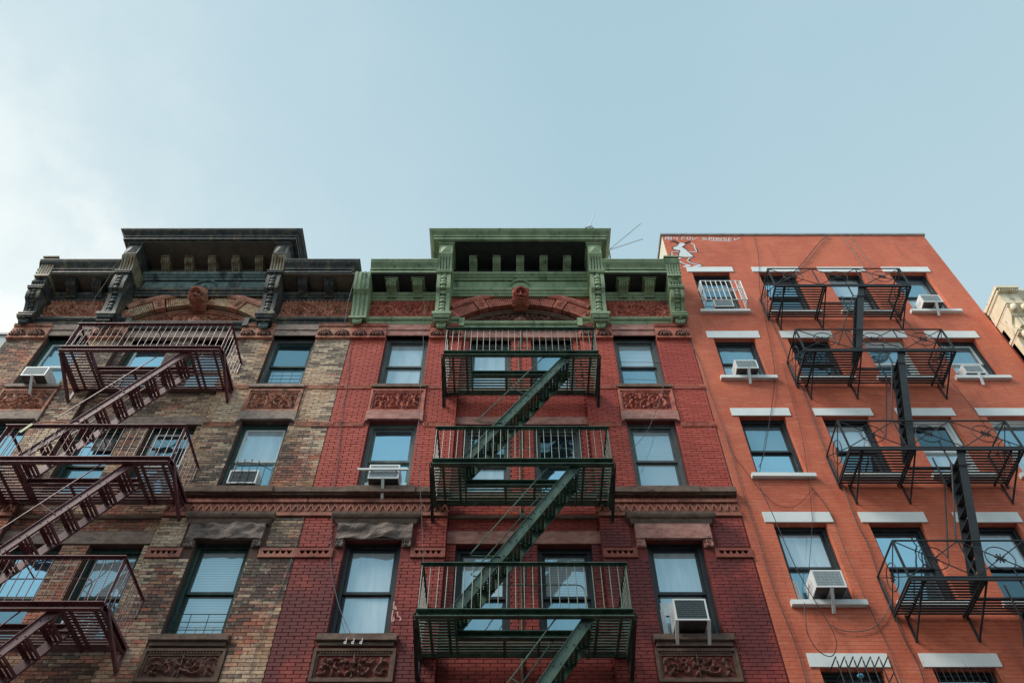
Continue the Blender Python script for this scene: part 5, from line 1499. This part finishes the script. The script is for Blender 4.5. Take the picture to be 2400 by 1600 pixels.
def white_cage():
    t = thing('window_guard', 'white barred cage bulging from the top left window of the orange building', 'window guard', (4.955, -.15, 16.2), 'iron guards on the windows')
    m = M['white_metal']; x0, x1, y0, z0, z1 = 4.50, 5.45, -.30, 16.24, 17.12; zm = 16.72; zl = 16.26
    f = MB()
    r = .013
    f.tube([(x0, .0, z1 - .02), (x0, y0 + .06, z1), (x0, y0, z1 - .06), (x0, y0 - .0, zm), (x0, y0 - .0, zl), (x0, 0, zl)], r, 6)
    f.tube([(x1, .0, z1 - .02), (x1, y0 + .06, z1), (x1, y0, z1 - .06), (x1, y0 - .0, zm), (x1, y0 - .0, zl), (x1, 0, zl)], r, 6)
    for y, z in ((y0 + .03, z1 - .01), (y0, zm), (y0, zl), (.0, z1 - .02)): f.tube([(x0, y, z), (x1, y, z)], r, 6)
    for xx in (x0, x1): f.tube([(xx, y0, zm), (xx, 0, zm)], r, 6)
    part('frame', f, m, t)
    rd = rod(m)
    for k in range(1, 8):
        x = x0 + (x1 - x0) * k / 8
        place('bar', rd, t, (x, y0, (z1 + zl) / 2 - .02), None, (.010, .010, z1 - zl - .04))
    for xx in (x0, x1):
        for k in (1, 2, 3): place('bar', rd, t, (xx, y0 + k * .075, (z1 + zl) / 2), None, (.008, .008, z1 - zl))


white_cage()


def flat_guard(name, label, x0, x1, z0, z1, y, m, nx, nz, arch=False, r=.007):
    t = thing(name, label, 'window guard', ((x0 + x1) / 2, y, z0), 'iron guards on the windows'); f = MB()
    for j in range(nz + 1):
        z = z0 + (z1 - z0) * j / nz
        if arch and j == nz: f.tube([(x0 + (x1 - x0) * k / 10, y - .10 * math.sin(PI * k / 10), z + .12 * math.sin(PI * k / 10)) for k in range(11)], r, 6)
        elif arch: f.tube([(x0 + (x1 - x0) * k / 10, y - .10 * math.sin(PI * k / 10), z) for k in range(11)], r, 6)
        else: f.tube([(x0, y, z), (x1, y, z)], r, 6)
    part('frame', f, m, t)
    for k in range(nx + 1):
        u = k / nx; x = x0 + (x1 - x0) * u; b = MB(); yy = y - (.10 * math.sin(PI * u) if arch else 0); zt = z1 + (.12 * math.sin(PI * u) + .06 if arch else 0)
        b.tube([(x, yy, z0), (x, yy, zt)], r * .9, 6)
        if arch: b.blob((x, yy, zt), .014, .014, .018, 6, 4)
        part('bar', b, m, t)
    return t


flat_guard('window_guard', 'small black geometric grille low in the upper right window of the tan building', XA + 2.53 - .40, XA + 2.53 + .40, 13.52, 13.98, .02, M['iron_black'], 4, 4)
flat_guard('window_guard', 'curved black iron basket round the air conditioner of the tan building', XA + 2.53 - .46, XA + 2.53 + .46, 10.60, 11.00, -.06, M['iron_black'], 7, 1, True)
flat_guard('window_guard', 'black rail and bars low in the green-framed window of the tan building', XA + 2.53 - .42, XA + 2.53 + .42, 7.60, 8.02, .06, M['iron_black'], 3, 3)
flat_guard('window_guard', 'upright black bars over the bottom window right of the spiked bars', 6.60 - .44, 6.60 + .44, 5.45, 7.04, -.03, M['iron_black'], 9, 2)


def spiked_guard():
    t = thing('window_guard', 'black bars with bent tops leaning over the lowest left window of the orange building', 'window guard', (5.0, -.15, 5.5), 'iron guards on the windows'); m = M['iron_black']
    for k in range(7):
        x = 4.66 + k * .125; b = MB()
        b.tube([(x - .045, -.02, 6.98), (x, -.30, 7.05), (x + .0, -.30, 6.98), (x + .0, -.30, 5.5)], .010, 6)
        part('bar', b, m, t)
    for xx in (4.66, 5.41):
        part('bar', MB().tube([(xx, 0, 6.8), (xx, -.30, 6.8)], .009, 6), m, t)
    f = MB(); f.tube([(4.62, -.30, 6.55), (5.45, -.30, 6.55)], .009, 6); f.tube([(4.62, -.30, 5.9), (5.45, -.30, 5.9)], .009, 6)
    part('frame', f, m, t)


spiked_guard()
solo('plastic_bag', MB().blob((5.0, -.12, 6.86), .05, .04, .035, 8, 6), M['sticker_blue'], 'scrap of blue plastic caught on the black spiked bars', 'bag', smooth=True)
solo('ribbon', MB().bar((-8.62, -1.09, 10.92), (-8.50, -1.09, 11.14), .01, .05), M['yellow'], 'pale yellow ribbon tied to the maroon railing', 'ribbon')
# round black sign with white scribble in the tan building's window
sg = MB()
sgn = thing('window_sign', 'round black sign with white scribbles in the tan building window behind the stairs', 'sign', (-8.0, .24, 11.5))
q = at(243, 1042, -.25); sb = MB().box(q.x - .20, q.x + .20, .255, .262, q.z - .16, q.z + .20); part('board', sb, M['paint_black'], sgn)
for k in range(6):
    zz = q.z - .10 + k * .045; hw = .14 * math.sqrt(max(.1, 1 - ((k - 2.5) / 3.4) ** 2))
    part('scribble', MB().tube([(q.x - hw + 2 * hw * i / 8, .252, zz + .018 * math.sin(i * 1.7 + k)) for i in range(9)], .007, 5), M['paint_white'], sgn)

# ------------------------------------------------------------------ cables and aerials
def cable(pts, r, m, label, p=.035):
    P_ = [at(x, y, p) for x, y in pts]
    # smooth through the points
    out = []
    n = len(P_)
    for i in range(n - 1):
        p0 = P_[max(i - 1, 0)]; p1 = P_[i]; p2 = P_[i + 1]; p3 = P_[min(i + 2, n - 1)]
        for k in range(6):
            t = k / 6
            out.append(.5 * ((2 * p1) + (-p0 + p2) * t + (2 * p0 - 5 * p1 + 4 * p2 - p3) * t * t + (-p0 + 3 * p1 - 3 * p2 + p3) * t ** 3))
    out.append(P_[-1])
    return solo('cable', MB().tube(out, r * .85, 5), m, label, 'cable', 'cables hanging on the facades')


W = M['wire']; WG = M['wire_gray']
cable([(1939, 553), (1918, 571), (1871, 628), (1837, 651), (1808, 676), (1783, 696), (1781, 706), (1798, 735), (1839, 821), (1852, 858), (1890, 937), (1933, 1051), (1977, 1143), (2013, 1235), (2035, 1277), (2065, 1363), (2088, 1412), (2114, 1486), (2152, 1557), (2170, 1610)], .011, W,
      'long black cable from the orange parapet down past the left ends of the black balconies')
cable([(1944, 553), (1922, 575), (1876, 630), (1840, 655)], .008, WG, 'short grey cable beside the one fanning left from the orange parapet')
cable([(1768, 554), (1778, 602), (1782, 684), (1806, 806), (1816, 870), (1816, 893), (1806, 972), (1791, 1062), (1778, 1095)], .008, W, 'dark cable hanging from the orange parapet past the left sills into the third-row left window')
cable([(1972, 553), (2000, 589), (2026, 628), (2050, 665)], .009, WG, 'grey cable dropping from the middle of the orange parapet behind the top black railing')
cable([(1992, 553), (2028, 602), (2046, 622), (2080, 660)], .008, WG, 'rightmost grey cable dropping from the middle of the orange parapet')
cable([(1601, 760), (1625, 815), (1642, 850), (1658, 901), (1696, 1008), (1717, 1072), (1742, 1156), (1773, 1248), (1806, 1358), (1865, 1511), (1888, 1590), (1895, 1612)], .009, W, 'black cable running down the seam between the red and the orange building')
cable([(1700, 1012), (1717, 1062), (1745, 1100), (1783, 1148), (1819, 1181), (1855, 1188), (1883, 1171), (1906, 1143)], .006, W, 'thin cable sagging in a shallow arc under the third-row left sill of the orange building')
cable([(1772, 1120), (1793, 1166), (1809, 1200), (1862, 1322), (1908, 1404), (1944, 1463), (1961, 1506), (1949, 1537), (1918, 1524), (1894, 1486), (1888, 1445), (1885, 1412)], .0085, W, 'black cable hanging in a deep loop below the large air conditioner', .13)
cable([(1944, 1463), (1972, 1476), (2010, 1479), (2048, 1470), (2074, 1442), (2089, 1404)], .009, WG, 'grey cable swagging right from the deep loop to the black fire escape')
cable([(1834, 850), (1857, 937), (1880, 1023), (1893, 1110), (1903, 1202), (1903, 1238), (1897, 1327), (1895, 1400)], .006, W, 'thin dark cable falling across the fourth-row left window of the orange building')
cable([(1900, 1140), (1945, 1200), (1991, 1315), (2050, 1450), (2081, 1514), (2118, 1610)], .007, W, 'thin dark cable slanting down right of the left window column of the orange building')
cable([(2118, 745), (2160, 800), (2218, 881), (2285, 962), (2330, 1030), (2380, 1100)], .007, W, 'thin dark cable slanting down between the black balconies and the right windows')
cable([(1006, 604), (999, 689), (992, 755), (992, 819), (986, 900), (980, 1054), (987, 1179), (990, 1250), (992, 1320)], .006, WG, 'fine grey wire from the green cornice down beside the green fire escape', .2)
cable([(832, 765), (821, 819), (814, 900), (804, 952), (791, 1080), (779, 1166), (777, 1232), (775, 1322), (788, 1394), (801, 1437), (829, 1501)], .007, WG, 'fine grey wire running down the paint line between the tan and the red building', .03)
cable([(1555, 904), (1541, 952), (1513, 1016), (1465, 1067)], .007, WG, 'slack grey wire over the middle right window of the red building', .3)
cable([(1448, 849), (1520, 849), (1552, 851)], .006, W, 'dark cord stretched across the upper right window of the red building', .01)
cable([(270, 620), (250, 658), (224, 696), (194, 747), (166, 788), (153, 814)], .007, WG, 'blue-grey wire falling over the left end of the black cornice', .72)
cable([(836, 640), (818, 700), (808, 755)], .006, WG, 'short wire hanging over the plain green end console', .7)
cable([(720, 1180), (690, 1290), (640, 1420), (600, 1520), (585, 1600)], .006, WG, 'fine wire slanting down the tan brick beside the red paint line', .03)
cable([(735, 1020), (720, 1080), (708, 1150), (700, 1200)], .006, WG, 'fine wire on the tan brick above the zigzag belt', .03)

an = thing('roof_aerial', 'two thin aerial rods leaning right from behind the green cornice', 'aerial', (2.4, .3, 18))
a0 = at(1427, 586, -.5)
for k, e in enumerate(((1502, 524), (1507, 560))):
    part('rod', MB().tube([a0, at(e[0], e[1], -.5)], .012, 5), M['chrome'], an)
part('mount', MB().tube([a0, a0 - Vector((0, 0, 1.2))], .02, 6), M['iron_wall'], an)
an = thing('roof_aerial', 'small aerial standing up over the top edge of the green cornice', 'aerial', (1.9, .0, 18.3))
a0 = at(1382, 532, .6)
part('rod', MB().tube([a0, at(1393, 500, .6)], .011, 5), M['chrome'], an)
part('mount', MB().tube([a0 - Vector((0, 0, .25)), a0], .02, 6).tube([a0 - Vector((.12, 0, .05)), a0 + Vector((.07, 0, .05))], .012, 5).tube([a0 - Vector((.06, 0, .10)), a0 + Vector((.10, 0, -.03))], .012, 5), M['iron_wall'], an)

# ------------------------------------------------------------------ lift everything from eye level to the ground
for o in list(col.objects):
    if o.parent is None and o.type in {'MESH', 'EMPTY'}: o.location.z += EYE
